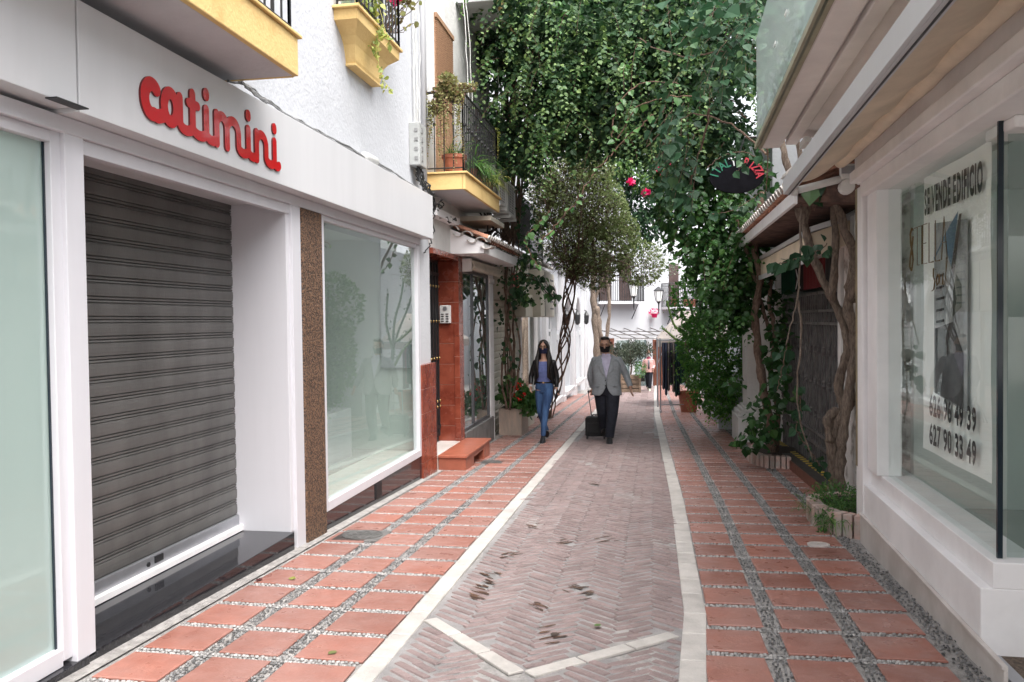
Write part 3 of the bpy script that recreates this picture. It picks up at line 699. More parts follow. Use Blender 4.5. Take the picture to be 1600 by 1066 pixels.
# red bench-like step
b = MB()
b.box(-2.785, -2.40, 10.42, 12.05, -.235, -.20); b.box(-2.785, -2.42, 10.44, 10.95, -.5, -.237); b.box(-2.785, -2.42, 11.6, 12.03, -.55, -.237); b.box(-2.785, -2.42, 10.951, 11.599, -.30, -.237)
b.build('step', M['redstep'], B, bevel=.006)
# small shop window
b = MB(); b.box(-2.86, -2.76, 12.0, 14.15, -.62, -.12); b.build('stone_sill', M['darkstone'], B, bevel=.008)
wn = MB()
for y in (12.0, 12.72, 13.95): wn.box(-2.85, -2.80, y, y+.05, -.118, 2.33)
wn.box(-2.85, -2.80, 12.05, 13.95, 2.28, 2.33); wn.box(-2.85, -2.80, 12.05, 13.95, -.118, -.07)
W3 = wn.build('shop_window', M['alu_dark'], B, bevel=.003)
b = MB(); b.box(-2.83, -2.822, 12.05, 13.95, -.07, 2.28); b.build('pane', M['glass_far'], W3)
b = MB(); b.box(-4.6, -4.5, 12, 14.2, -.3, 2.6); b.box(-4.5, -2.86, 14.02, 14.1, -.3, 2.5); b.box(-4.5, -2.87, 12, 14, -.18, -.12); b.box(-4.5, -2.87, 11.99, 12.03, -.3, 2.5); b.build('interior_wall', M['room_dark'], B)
b = MB(); b.box(-2.84, -2.79, 14.01, 14.38, -.6, 2.5); b.box(-2.84, -2.77, 14.0, 14.4, 2.2, 2.28); b.build('pilaster', M['panel_warm'], B, bevel=.006)
b = MB(); b.box(-2.82, -2.62, 12.0, 14.3, 2.34, 2.45); b.tube([(-2.66, 12.0, 2.36), (-2.66, 14.3, 2.36)], .055, 12); b.build('awning_box', M['cream'], B, bevel=.01)
b = MB(); b.box(-2.78, -2.64, 11.93, 11.99, 2.28, 2.47); b.build('awning_bracket', M['white_plastic'], B, bevel=.005)
# tiled canopy
b = MB(); b.prism([(-2.83, 11.4, 2.50), (-2.34, 11.4, 2.50), (-2.34, 11.4, 2.64), (-2.83, 11.4, 2.86)], (0, 3.05, 0)); b.build('canopy', M['panel_warm'], B)
def half_tile(b, p0, p1, r0, r1, n=7, th=.014, up=1):
    p0, p1 = np.array(p0, float), np.array(p1, float); t = (p1-p0)/np.linalg.norm(p1-p0); s_ = np.cross(t, (0, 0, 1.)); s_ /= np.linalg.norm(s_); u = np.cross(s_, t)*up
    V = []
    for p, r_ in ((p0, r0), (p1, r1)):
        for k in range(n+1):
            a = math.pi*k/n; V.append(p+r_*(math.cos(a)*s_+.85*math.sin(a)*u))
        for k in range(n+1):
            a = math.pi*k/n; V.append(p+(r_-th)*(math.cos(a)*s_+.85*math.sin(a)*u))
    m = n+1
    F = [(k, k+1, 2*m+k+1, 2*m+k) for k in range(n)]+[(m+k+1, m+k, 3*m+k, 3*m+k+1) for k in range(n)]+[(k+1, k, m+k, m+k+1) for k in range(n)]+[(2*m+k, 2*m+k+1, 3*m+k+1, 3*m+k) for k in range(n)]
    b.add(V, F)
b = MB(); bw = MB()
y = 11.45
while y < 14.45:
    half_tile(b, (-2.28, y, 2.70), (-2.82, y, 2.92), .062, .05)
    half_tile(b, (-2.32, y+.075, 2.70), (-2.82, y+.075, 2.92), .05, .045, up=-.8)
    half_tile(bw, (-2.268, y, 2.695), (-2.284, y, 2.702), .068, .068, th=.02)
    y += .15
CN = b.build('canopy_tiles', M['rooftile'], B); bw.build('mortar_edge', M['rooftile_w'], CN)
b = MB()
for k in range(3): half_tile(b, (-2.78+.2*k, 11.36, 2.83-.09*k), (-2.78+.2*k, 11.75, 2.86-.09*k), .09, .08)
for k in range(3): half_tile(b, (-2.70+.2*k, 11.36, 2.78-.09*k), (-2.70+.2*k, 11.75, 2.80-.09*k), .08, .07, up=-.7)
b.build('end_tiles', M['rooftile_w'], B)
# intercom
t = thing('intercom', 'white door intercom with small buttons on the red tiled jamb', 'intercom', (-2.95, 11.70, 1.6))
b = MB(); b.box(-3.06, -2.90, 11.66, 11.706, 1.52, 1.78); b.build('panel', M['white_plastic'], t, bevel=.006)
b = MB()
for k in range(4):
    for c in (0, 1): b.box(-3.04+c*.07, -3.0+c*.07, 11.652, 11.662, 1.54+k*.035, 1.555+k*.035)
b.build('button', M['black'], t)
b = MB(); b.tube([(-2.98, 11.662, 1.73), (-2.98, 11.652, 1.73)], .032, 14); b.build('speaker', M['alu'], t)
# plant balcony
b = MB(); b.box(-2.83, -2.34, 10.14, 12.42, 3.20, 3.385)
B3 = b.build('balcony', M['grey_soffit'], B)
b = MB(); b.box(-2.338, -2.30, 10.11, 12.44, 3.195, 3.39); b.box(-2.83, -2.34, 10.105, 10.138, 3.195, 3.39); b.box(-2.84, -2.27, 10.08, 12.47, 3.392, 3.418); b.build('balcony_edge', M['yellow'], B3, bevel=.006)
railing(B3, [(-2.82, 10.14), (-2.33, 10.14), (-2.33, 12.40), (-2.82, 12.40)], 3.42, 4.42, .105)
# balcony door with blind, window
bl = MB(); bl.box(-2.86, -2.81, 10.66, 11.64, 3.42, 5.62); bl.build('balcony_door', M['blind'], B)
b = MB(); z = 4.5
while z < 5.55: b.box(-2.812, -2.795, 10.70, 11.62, z, z+.016); z += .026
b.box(-2.812, -2.78, 10.66, 11.64, 5.56, 5.62); b.build('roller_blind', M['blind'], B)
b = MB(); b.box(-2.86, -2.81, 13.2, 13.9, 4.2, 5.0); b.build('window', M['wood'], B)
b = MB(); b.box(-2.83, -2.77, 13.15, 13.95, 4.14, 4.2); b.build('window_sill', M['panel_warm'], B)
b = MB(); b.box(-2.83, -2.25, 11.9, 14.4, 6.2, 6.38); B4 = b.build('balcony', M['grey_soffit'], B)
b = MB(); b.box(-2.248, -2.21, 11.88, 14.42, 6.195, 6.40); b.box(-2.83, -2.25, 14.402, 14.43, 6.195, 6.4); b.build('balcony_edge', M['yellow'], B4)
# dead cords hanging in front of the blind
for y, lab in ((10.9, 'thin pale cord hanging in front of the blind, nearer one'), (11.1, 'thin pale cord hanging in front of the blind, further one'), (13.3, 'thin pale cord hanging by the small window beyond the plant balcony')):
    b = MB(); b.tube(wob([(-2.5, y, 6.2), (-2.45, y, 5.5), (-2.42, y+.02, 4.5)], 6, .004), .006, 5)
    tag(b.build('cord', M['cable_w'], None), lab, 'cord', 'cords hanging above the plant balcony')
# bottom ledge with wiring under the balcony
b = MB(); b.box(-2.83, -2.70, 10.2, 11.5, 2.90, 3.0); b.build('ledge', M['panel_warm'], B)
# air conditioners
def ac(y, x, z, name_lab, L_=.80):
    t = thing('air_conditioner', name_lab, 'air conditioner', (x, y, z), 'air conditioners on brackets beyond the plant balcony')
    b = MB(); b.box(x-.28, x, y, y+L_, z, z+.55); b.build('casing', M['white_plastic'], t, bevel=.015)
    b = MB(); b.box(x+.0, x+.012, y+.08, y+L_-.22, z+.05, z+.5); b.build('fan_recess', M['cable_g'], t)
    b = MB()
    for k in range(11): b.tube([(x+.02, y+.08, z+.06+k*.043), (x+.02, y+L_-.22, z+.06+k*.043)], .004, 4)
    for k in range(4): b.tube([(x+.022, y+.1+k*.16, z+.05), (x+.022, y+.1+k*.16, z+.5)], .004, 4)
    b.build('grille', M['white_plastic'], t)
    b = MB(); b.box(-2.83, x+.03, y+.1, y+.14, z-.06, z-.01); b.box(-2.83, x+.03, y+L_-.15, y+L_-.11, z-.06, z-.01); b.build('bracket', M['white_plastic'], t)
ac(12.55, -2.36, 3.40, 'white air conditioner unit nearest the yellow plant balcony, partly behind its grass plant', .85)
ac(13.5, -2.36, 3.32, 'white air conditioner unit with wire grille just beyond the first one')
b = MB(); b.box(-2.82, -2.35, 12.0, 13.1, 3.03, 3.10); tag(b.build('shelf_board', M['cream'], None, bevel=.005), 'weathered board on brackets under the air conditioners', 'shelf')
b = MB()
for k in range(8): b.tube(wob([(-2.6, 12.5+.1*k, 3.3), (-2.5, 12.7+.1*k, 3.0), (-2.65, 12.9+.05*k, 2.85), (-2.78, 12.8, 2.95)], 4, .03), .014, 6)
tag(b.build('pipe_bundle', M['cable'], None), 'dark pipes and cables sagging between the air conditioners and the tiled canopy', 'pipes')

# ---------------------------------------------------------------- building C: beige shutters, then the white arched front (Y 14.45 .. 35)
Cc = thing('beige_shop', 'low beige shop with ribbed shutter and boxed sign behind the woman', 'building', (-2.9, 17, 0))
b = MB(); b.box(-8, -2.95, 14.43, 21.0, 2.75, 3.05); b.box(-3.2, -2.93, 14.43, 15.1, -.8, 2.75); b.box(-3.3, -2.90, 17.9, 18.25, -1, 2.75); b.box(-3.3, -2.93, 20.3, 21.0, -1, 2.75)
b.box(-9, -4.5, 14.43, 21.0, 3.05, 6.5); b.build('wall', M['stucco_old'], Cc)
b = MB(); z = -.8
V = []
pr = []
while z < 2.1: pr += [(z, 0), (z+.02, .022), (z+.1, .028), (z+.12, .005)]; z += .125
for zz, dx in pr: V += [(-3.0+dx, 15.1, zz), (-3.0+dx, 17.9, zz)]
b.add(V, [(2*i, 2*i+1, 2*i+3, 2*i+2) for i in range(len(pr)-1)]); b.build('roller_shutter', M['cream'], Cc)
b = MB(); b.box(-2.98, -2.55, 14.8, 17.0, 1.95, 2.62); b.build('sign_box', M['cream'], Cc, bevel=.01)
b = MB()
for k in range(5): b.box(-2.548, -2.535, 15.0+k*.14, 15.09+k*.14, 2.15, 2.42)
b.build('sign_marks', M['redflower'], Cc)
b = MB(); b.box(-2.9, -2.42, 17.9, 20.4, 1.62, 2.66); b.box(-2.95, -2.6, 16.9, 17.9, 1.62, 2.1); cb = b.build('cabinet_box', M['cream'], Cc, bevel=.01)
b = MB()
for k in range(5): b.box(-2.419, -2.412, 19.6, 20.2, 1.8+k*.17, 1.835+k*.17)
b.box(-2.419, -2.412, 18.6, 18.63, 1.64, 2.64); b.build('louvre', M['black'], cb)
b = MB(); b.box(-3.02, -2.98, 18.25, 20.3, -1, 2.6); b.build('shop_window', M['glass_far'], Cc)
b = MB(); b.prism([(-3.0, 14.6, 2.78), (-2.55, 14.6, 2.70), (-2.55, 14.6, 2.75), (-3.0, 14.6, 2.95)], (0, 6.2, 0))
y = 14.7
while y < 20.8: half_tile(b, (-2.5, y, 2.80), (-3.1, y, 3.02), .085, .07); y += .19
b.build('roof_edge', M['rooftile_w'], Cc)
# dark balcony grille above
tr = thing('terrace_fence', 'dark sheet and bar fence on the low roof behind the vine curtain', 'fence', (-2.7, 16, 3.1))
railing(tr, [(-2.75, 14.6), (-2.75, 20.8)], 3.05, 4.2, .16, .01, False)
b = MB(); b.box(-2.80, -2.785, 16.5, 19.0, 3.1, 4.15); b.build('sheet', M['alu_dark'], tr)
# low cream planter wall by the woman
b = MB(); b.box(-2.88, -2.55, 15.9, 17.6, -.75, -.28); tag(b.build('low_wall', M['cream'], None, bevel=.01), 'low cream wall beside the planter with red flowers', 'low wall')

Dd = thing('arched_house', 'long white house with arched mouldings and wall lanterns behind the walking woman', 'building', (-2.9, 28, 0))
b = MB()
def arch_wall(bm, x, d, y0, y1, z0, z1, ops):      # wall with round-headed openings, built of strips
    ys_ = [y0]+[q for o_ in ops for q in o_[:2]]+[y1]
    for i in range(0, len(ys_), 2): bm.box(x-d, x, ys_[i], ys_[i+1], z0, z1)
    for (a, c, zs, zt) in ops:
        r_ = (c-a)/2; m = (a+c)/2; n = 10
        for k in range(n):
            t0, t1 = math.pi*k/n, math.pi*(k+1)/n; ya, yb = m-r_*math.cos(t0), m-r_*math.cos(t1); za, zb = zt+r_*math.sin(t0), zt+r_*math.sin(t1)
            bm.prism([(x, ya, za), (x, yb, zb), (x, yb, z1), (x, ya, z1)], (-d, 0, 0))
        if zs > z0: bm.box(x-d, x, a, c, z0, zs)
arch_wall(b, -2.86, .3, 21.0, 34.6, -1.6, 3.4, [(22.0, 24.6, -.6, 1.3), (26.2, 28.4, -.75, 1.25), (30.0, 32.2, -.9, 1.2)])
b.box(-9, -3.5, 21, 34.6, 3.4, 8); b.build('wall', M['stucco'], Dd)
for (a, c) in ((22.0, 24.6), (26.2, 28.4), (30.0, 32.2)):
    m, r_ = (a+c)/2, (c-a)/2
    b = MB(); b.tube([(-2.85, m-(r_+.06)*math.cos(t), 1.25+(r_+.06)*math.sin(t)) for t in np.linspace(0, math.pi, 18)], .07, 6); b.box(-2.88, -2.74, a-.2, a-.02, .95, 1.12); b.box(-2.88, -2.74, c+.02, c+.2, .95, 1.12)
    b.box(-2.88, -2.68, a-.15, c+.15, -.85, -.72); b.build('arch_moulding', M['panel'], Dd, bevel=.01)
    wn = MB(); wn.box(-3.06, -3.02, a, a+.07, -.9, 2.5); wn.box(-3.06, -3.02, c-.07, c, -.9, 2.5); wn.box(-3.06, -3.02, m-.03, m+.03, -.9, 2.5); wn.box(-3.06, -3.02, a, c, 1.2, 1.27)
    wo = wn.build('window', M['panel'], Dd); b = MB(); b.box(-3.10, -3.09, a, c, -.9, 2.6); b.build('pane', M['glass_far'], wo)
b = MB()
for yy in (21.3, 25.2, 29.0, 33.0, 34.3): b.box(-2.862, -2.74, yy, yy+.5, -1.5, 3.0); b.box(-2.862, -2.66, yy-.08, yy+.58, 3.0, 3.15); b.box(-2.862, -2.70, yy-.05, yy+.55, -1.6, -.8)
b.box(-2.862, -2.70, 21, 34.7, 3.18, 3.42); b.build('pilaster', M['panel'], Dd, bevel=.012)
b = MB(); b.box(-2.9, -2.6, 21, 34.6, 3.43, 3.52); b.build('cornice', M['panel'], Dd)
for i, yy in enumerate((25.6, 29.3, 33.25)):
    b = MB(); b.lathe([(.03, -.26), (.09, -.2), (.11, .1), (.05, .2), (.02, .28)], (-2.66, yy, 1.62), 8); b.tube([(-2.66, yy, 1.9), (-2.86, yy, 1.95)], .015, 5)
    tag(b.build('wall_lantern', M['black'], None), 'dark wall lantern on the white pilaster '+('closest to the camera', 'in the middle of the arched front', 'at the far corner of the arched front')[i], 'lantern', 'wall lanterns on the arched house')
# end wall of the arched house facing the camera side and the far facade behind
# ---------------------------------------------------------------- far white facade, slightly turned towards the camera
FO = np.array([-2.75, 35.6]); FU = np.array([.86, .51])    # origin and direction of the far wall
FN = np.array([.51, -.86])                                   # outward (towards the camera)
def fp(u, n, z): return (FO[0]+FU[0]*u+FN[0]*n, FO[1]+FU[1]*u+FN[1]*n, z)
def fbox(b, u0, u1, n0, n1, z0, z1): b.pbox(fp(u0, n0, z0), (*(FU*(u1-u0)), 0), (*(FN*(n1-n0)), 0), (0, 0, z1-z0))
Fr = thing('end_house', 'bright white house closing the street with shop windows below and iron balconies above', 'building', (0, 38, -1.4))
b = MB()
fbox(b, -.6, 12, -.3, 0, .72, 7.0)
for u0, u1 in ((-.6, .3), (1.15, 1.3), (2.05, 2.2), (2.9, 3.2), (3.9, 4.2), (5.0, 12)): fbox(b, u0, u1, -.3, 0, -2.2, .718)
b.build('wall', M['stucco'], Fr)
for (u0, u1) in ((1.3, 2.05), (2.2, 2.9)):
    b = MB(); fbox(b, u0, u0+.05, -.12, -.02, -1.75, .7); fbox(b, u1-.05, u1, -.12, -.02, -1.75, .7); fbox(b, u0+.05, u1-.05, -.12, -.02, .62, .7); wo = b.build('shop_window', M['panel'], Fr)
    b = MB(); fbox(b, u0+.05, u1-.05, -.08, -.07, -1.75, .62); b.build('pane', M['glass_far'], wo)
b = MB(); fbox(b, 4.2, 5.0, -.08, -.07, -1.9, .6); b.build('shop_window', M['glass_far'], Fr)
b = MB(); fbox(b, .3, 1.15, -.2, -.12, -1.8, .55); fbox(b, .25, .33, -.1, .03, -1.8, .62); fbox(b, 1.12, 1.2, -.1, .03, -1.8, .62); fbox(b, .25, 1.2, -.1, .05, .57, .72); fbox(b, 3.2, 3.9, -.2, -.12, -1.9, .5); fbox(b, 3.15, 3.24, -.1, .03, -1.9, .6); fbox(b, 3.15, 3.95, -.1, .05, .5, .62); b.build('door', M['wood'], Fr)
def far_balcony(u0, u1, z, lab):
    b = MB(); fbox(b, u0, u1, 0.001, .62, z-.1, z); bo = b.build('balcony', M['panel'], Fr)
    b = MB()
    pts = [fp(u0+.03, 0, 0)[:2], fp(u0+.03, .6, 0)[:2], fp(u1-.03, .6, 0)[:2], fp(u1-.03, 0, 0)[:2]]
    railing(bo, pts, z, z+1.05, .085, .014, True)
    b = MB()
    for u in (u0+.3, u1-.3): b.tube([fp(u, .6, z-.1), fp(u, 0.02, z-.75)], .018, 5)
    b.build('brace', M['black'], bo)
far_balcony(.2, 2.4, 2.30, ''); far_balcony(3.6, 5.3, 2.05, '')
b = MB(); fbox(b, .5, 1.1, .002, .02, 2.35, 4.4); fbox(b, 1.5, 2.1, .002, .02, 2.35, 4.4); fbox(b, 4.0, 4.5, .002, .02, 2.1, 4.0); b.build('balcony_door', mat('darkwood', (.07, .04, .035), .6, 5, .2), Fr)
# pergola frame over the shop windows
b = MB()
for k in range(6): b.tube([fp(.4+k*.65, .02, 1.15), fp(.9+k*.65, 1.3, .75)], .02, 5)
for n_, z in ((.35, 1.05), (.85, .9), (1.3, .75)): b.tube([fp(.3+n_*.4, n_, z), fp(4.2+n_*.4, n_, z-.1)], .022, 5)
b.build('awning_frame', M['gatemetal'], Fr)
def hang_pot(u, n, z, lab):
    p = fp(u, n, z); t = thing('flower_pot', lab, 'flower pot', p, 'pink flower pots on the far wall')
    b = MB(); b.lathe([(.10, -.16), (.15, 0), (.16, .02), (.13, .02)], p, 12); b.build('pot', M['pink'], t)
    b = MB(); leafball(b, np.array(p)+(0, 0, .1), (.22, .22, .14), 90, .07, 'oval'); b.build('flowers', M['pink'], t)
# street lamps (wall brackets)
def lantern(p, lab):
    t = thing('street_lamp', lab, 'street lamp', p, 'white glass street lanterns on the far wall')
    p = np.array(p); b = MB(); b.lathe([(.02, .34), (.07, .30), (.19, .20), (.20, .16)], p, 6); b.lathe([(.10, -.26), (.03, -.36), (.02, -.7)], p, 6)
    b.tube([p+(0, 0, -.7), p+(0, .35, -.78), p+(0, .75, -.5)], .018, 5)
    for k in range(6):
        a = math.pi*k/3; b.tube([p+(.185*math.cos(a), .185*math.sin(a), .16), p+(.11*math.cos(a), .11*math.sin(a), -.26)], .009, 4)
    b.build('lamp_frame', M['black'], t)
    b = MB(); b.lathe([(.17, .155), (.10, -.25)], p, 6); b.build('lamp_glass', M['frost'], t)
lantern(atY(990, 452, 31.5), 'lantern with white glass beside the dark iron balcony'); lantern(atY(1029, 461, 34), 'lantern with white glass beside the balcony with terracotta pots')
# tent canopy and clothes rail
t = thing('market_tent', 'beige canvas market tent behind the rail of clothes', 'tent', (.6, 24, -.9))
b = MB()
P = [atY(1036, 560, 23.4), ]
b.add([(.10, 23.0, 1.0), (2.2, 23.0, .96), (2.2, 25.5, .98), (.10, 25.5, 1.0), (.75, 23.9, 1.75), (1.8, 24.3, 1.8)], [(0, 1, 5, 4), (1, 2, 5), (2, 3, 4, 5), (3, 0, 4)])
b.add([(.10, 23.0, 1.0), (2.2, 23.0, .96), (2.2, 23.0, .75), (.10, 23.0, .78)], [(0, 1, 2, 3)]); b.add([(.10, 23.0, 1.0), (.10, 25.5, 1.0), (.10, 25.5, .78), (.10, 23.0, .78)], [(0, 1, 2, 3)])
o = b.build('canopy', M['tent'], t); so = o.modifiers.new('s', 'SOLIDIFY'); so.thickness = .01
b = MB()
for x, y in ((.10, 23.0), (2.2, 23.0), (.10, 25.5), (2.2, 25.5)): b.tube([(x, y, gz(y)), (x, y, 1.0)], .022, 6)
b.tube([(.1, 23, .3), (.5, 23.2, 1.3)], .012, 5); b.build('tent_pole', M['alu'], t)
RY = 21.0; gy = gz(RY)
t = thing('clothes_rail', 'chrome clothes rail standing in the street', 'clothes rail', (.45, RY, gy))
b = MB()
for x, y in ((.16, RY), (1.55, RY+.3)): b.tube([(x, y, gy+.05), (x, y, gy+1.87)], .017, 8); b.tube([(x, y-.24, gy+.06), (x, y+.24, gy+.06)], .017, 6)
for x, y in ((.16, RY-.24), (.16, RY+.24), (1.55, RY+.06), (1.55, RY+.54)): b.lathe([(.03, 0), (.03, .05)], (x, y, gy), 8)
b.tube([(.10, RY-.01, gy+1.82), (1.6, RY+.31, gy+1.82)], .015, 8); b.tube([(.16, RY, gy+.2), (1.55, RY+.3, gy+.2)], .01, 8); b.build('rail', M['alu'], t)
ccols = [(.02, .025, .05), (.03, .04, .08), (.12, .10, .10), (.02, .02, .03), (.16, .13, .12), (.02, .06, .06), (.015, .03, .05), (.03, .10, .08), (.02, .03, .07), (.28, .05, .12), (.08, .02, .05)]
names = ['navy', 'blue', 'taupe', 'black', 'grey brown', 'dark teal', 'ink blue', 'green', 'midnight blue', 'raspberry', 'plum']
for k in range(11):
    x = .235+k*.062; y = RY+.015+.2*(x-.16); zt = gy+1.76; L_ = random.uniform(1.0, 1.35)
    b = MB()
    def gf(u, v, x=x, y=y, zt=zt, L_=L_, k=k):
        wd = .06+.17*min(1, v*5)*(1+.15*v); a = u*2*math.pi
        return (x+.026*math.sin(a)*(1+.5*math.sin(3*a+v*4)), y+wd*math.cos(a)*(1+.08*math.sin(5*a+k)), zt-v*L_)
    b.grid(gf, 20, 10)
    g_ = b.build('hanging_garment', mat('cloth_'+str(k), ccols[k], .85, 12, .15), None, smooth=True)
    tag(g_, '%s garment hanging on the clothes rail, %s' % (names[k], ('at its near end', 'in the first half', 'near the middle', 'near the middle', 'near the middle', 'past the middle', 'past the middle', 'past the middle', 'towards the far end', 'towards the far end', 'at its far end')[k]), 'garment', 'clothes on the rail')
# ---------------------------------------------------------------- right shop: local frame u along the wall (=Y), o outwards to the street
RA = R(1.672); RT = np.array([math.sin(RA), math.cos(RA)]); RN = np.array([-math.cos(RA), math.sin(RA)])   # RN points to the street
RO = np.array([1.65, 6.93])
def rp(y, o, z):          # y measured along the wall (equals world Y at the wall), o = offset to the street
    q = RO+RT*((y-6.93)/RT[1])+RN*o; return (q[0], q[1], z)
def rbox(b, y0, y1, o0, o1, z0, z1):
    a = np.array(rp(y0, o0, z0)); c = np.array(rp(y1, o0, z0)); d = np.array(rp(y0, o1, z0))
    return b.pbox(a, c-a, d-a, (0, 0, z1-z0))
S = thing('shop_building', 'white corner shop with a for-sale banner in its window and a cream awning', 'building', (1.65, 6, 0))
YC = 4.36                 # corner
b = MB()
rbox(b, YC, 7.0, -.30, 0, -.9, .205); rbox(b, YC, 7.02, -.30, -.055, .205, .335)
b.box(1.87, 6.0, YC, YC+.22, -.9, .205); b.box(1.87, 6.0, YC+.045, YC+.25, .205, .325)
b.build('plinth', M['panel_warm'], S, bevel=.006)
b = MB(); rbox(b, 4.0, 7.0, .002, .022, -.9, -.055); rbox(b, 4.0, 7.0, .002, .030, -.055, -.035); rbox(b, 1.0, 4.0, .002, .022, -.9, -.14)
b.build('skirting', M['marble'], S, bevel=.004)
# pier / jamb towards the gate
b = MB()
rbox(b, 6.62, 6.93, -.20, -.02, .336, 2.50)
rbox(b, 7.05, 7.30, -.25, -.01, -.9, .30)
rbox(b, 7.02, 7.20, -.20, 0.0, .302, 2.60)
rbox(b, 6.96, 7.02, -.2, .01, -.5, 2.60); rbox(b, 6.93, 7.03, -.2, .035, 2.602, 2.645)
b.build('corner_pier', M['panel_warm'], S, bevel=.006)
b = MB(); rbox(b, 7.22, 7.30, -.24, -.005, .302, 2.60); b.build('brass_strip', mat('oldstrip', (.28, .22, .12), .5, 5, .2), S)
# header and soffit mouldings above the window
b = MB(); rbox(b, 1.2, 7.0, -.3, .02, 2.50, 2.61); rbox(b, 1.2, 7.05, -.3, .09, 2.612, 2.70); rbox(b, 1.2, 7.05, -.3, .05, 2.702, 3.0)
b.box(1.70, 6, YC-.06, YC+.3, 2.44, 2.499)
b.build('header', M['soffit'], S, bevel=.01)
b = MB()
rbox(b, -4, 7.55, -.2, .72, 3.10, 3.2); rbox(b, -4, 7.55, .56, .72, 3.03, 3.098); rbox(b, -4, 7.55, .42, .52, 3.05, 3.098); rbox(b, -4, 7.55, .14, .30, 2.99, 3.098); rbox(b, -4, 7.55, .08, .11, 3.02, 3.098)
b.build('soffit', M['soffit'], S, bevel=.01)
b = MB(); rbox(b, -4, 7.50, -1.2, -.05, 3.0, 3.6); rbox(b, 4.3, 7.3, -4, -.28, 2.62, 3.0); b.build('slab', M['soffit'], S)
# upper house wall
b = MB(); b.box(2.9, 9, -9, 14.2, 3.1, 6.2); b.build('wall', M['stucco_r'], S)
# plastic end bracket under the soffit
b = MB(); rbox(b, 7.2, 7.5, .36, .41, 3.0, 3.045); b.build('bracket', M['white_plastic'], S)
# glass parapet
gp = MB(); rbox(gp, -2, 7.50, .755, .765, 3.05, 3.98); GP = gp.build('glass_parapet', M['glass_rail'], S)
b = MB(); rbox(b, -2, 7.50, .725, .752, 3.02, 3.10); rbox(b, -2, 7.50, .767, .785, 3.02, 3.06); b.build('parapet_rail', mat('parapet_rail', (.33, .31, .22), .5, 5, .1), GP)
b = MB()
for y in (4.2, 4.8, 5.4, 6.0): rbox(b, y, y+.09, .768, .775, 3.45, 3.47)
b.build('parapet_clip', M['white_plastic'], GP)
# floor of the entrance porch at the lower right
b = MB(); b.box(1.60, 6, 1, YC-.002, -.4, -.145); b.build('porch_floor', M['marble'], S)
b = MB(); b.box(1.66, 6, 1, YC-.004, -.143, -.125); tag(b.build('doormat', mat('doormat', (.19, .14, .105), .98, 60, .25, .8, 160), None), 'brown coarse mat on the porch at the bottom right corner', 'mat')
b = MB(); b.pbox((1.575, 1, -.143), (.07, 0, 0), (.02, YC-1.0, 0), (0, 0, .02)); b.build('step_edge', M['alu'], S, bevel=.003)
# interior
b = MB(); b.box(1.95, 6, 4.62, 7.0, -.1, .02); b.build('shop_floor', M['roomfloor'], S)
b = MB(); b.box(2.04, 6.0, 7.02, 7.1, -.1, 2.7); b.box(5.0, 5.1, 4.5, 7.02, -.1, 2.7); b.box(2.0, 5.0, 4.62, 7.0, 2.52, 2.6); b.build('interior_wall', M['room'], S)
b = MB(); b.box(3.05, 3.30, 7.0, 7.018, .66, .76); b.box(2.88, 2.98, 7.0, 7.018, 2.12, 2.26); SK = b.build('socket', M['white_plastic'], S, bevel=.004)
b = MB()
for x in (3.11, 3.23): b.tube([(x, 7.0, .71), (x, 6.996, .71)], .032, 14)
b.build('socket_face', M['alu'], SK)
# glazing
g = MB(); rbox(g, YC+.09, 6.62, -.113, -.105, .337, 2.50); SG = g.build('shop_window', M['glass_right'], S)
g = MB(); g.box(1.735, 5.0, YC+.10, YC+.108, .327, 2.44); g.build('side_window', M['glass_side'], S)
g = MB(); rbox(g, YC+.072, YC+.089, -.125, -.10, .337, 2.50); g.build('window_corner_seal', M['glass_edge'], S)
# banner and stella lettering
def text_mesh(s_, font_off=0.0, space=1.0):
    cu = bpy.data.curves.new('txt', 'FONT'); cu.body = s_; cu.offset = font_off; cu.size = 1; cu.space_character = space; cu.resolution_u = 3
    o = bpy.data.objects.new('txt', cu); COL.objects.link(o); bpy.context.view_layer.update()
    dg = bpy.context.evaluated_depsgraph_get(); me = bpy.data.meshes.new_from_object(o.evaluated_get(dg)); bpy.data.objects.remove(o)
    v = np.array([x.co[:] for x in me.vertices]); F = [tuple(p.vertices) for p in me.polygons]; bpy.data.meshes.remove(me)
    v[:, 0] -= v[:, 0].min(); v[:, 1] -= v[:, 1].min(); return v[:, :2], F
def place_text(b, s_, fn, wd, ht, off=.02, space=1.0):      # fn(u, v) -> 3-D; text scaled to wd x ht
    v, F = text_mesh(s_, off, space); sx = wd/v[:, 0].max(); sy = ht/v[:, 1].max()
    b.add([fn(x*sx, y*sy) for x, y in v], F)
t = thing('for_sale_banner', 'white paper banner SE VENDE EDIFICIO with two phone numbers behind the right shop glass', 'banner', rp(5.3, -.16, 1.5))
b = MB(); b.grid(lambda u, v: rp(5.93-1.24*u, -.160-.005*math.sin(u*9+v*2)-.003*math.sin(v*15), .66+.07*u*0+v*1.80), 24, 12)
M['paper'] = mat('paper', (.92, .94, .92), .7, 2, .03)
o = b.build('paper', M['paper'], t, smooth=True)
M['ink'] = mat('ink', (.015, .015, .018), .6, 9, .1)
b = MB()
f = lambda Y0, z0: (lambda u, v: rp(Y0-u, -.142, z0+v))
place_text(b, 'SE VENDE EDIFICIO', f(5.83, 2.20), 1.06, .175, .055, 1.2)
place_text(b, '626 96 49 39', f(5.72, .90), .86, .145, .035, 1.1)
place_text(b, '627 90 33 49', f(5.72, .715), .86, .145, .035, 1.1)
b.build('lettering', M['ink'], t)
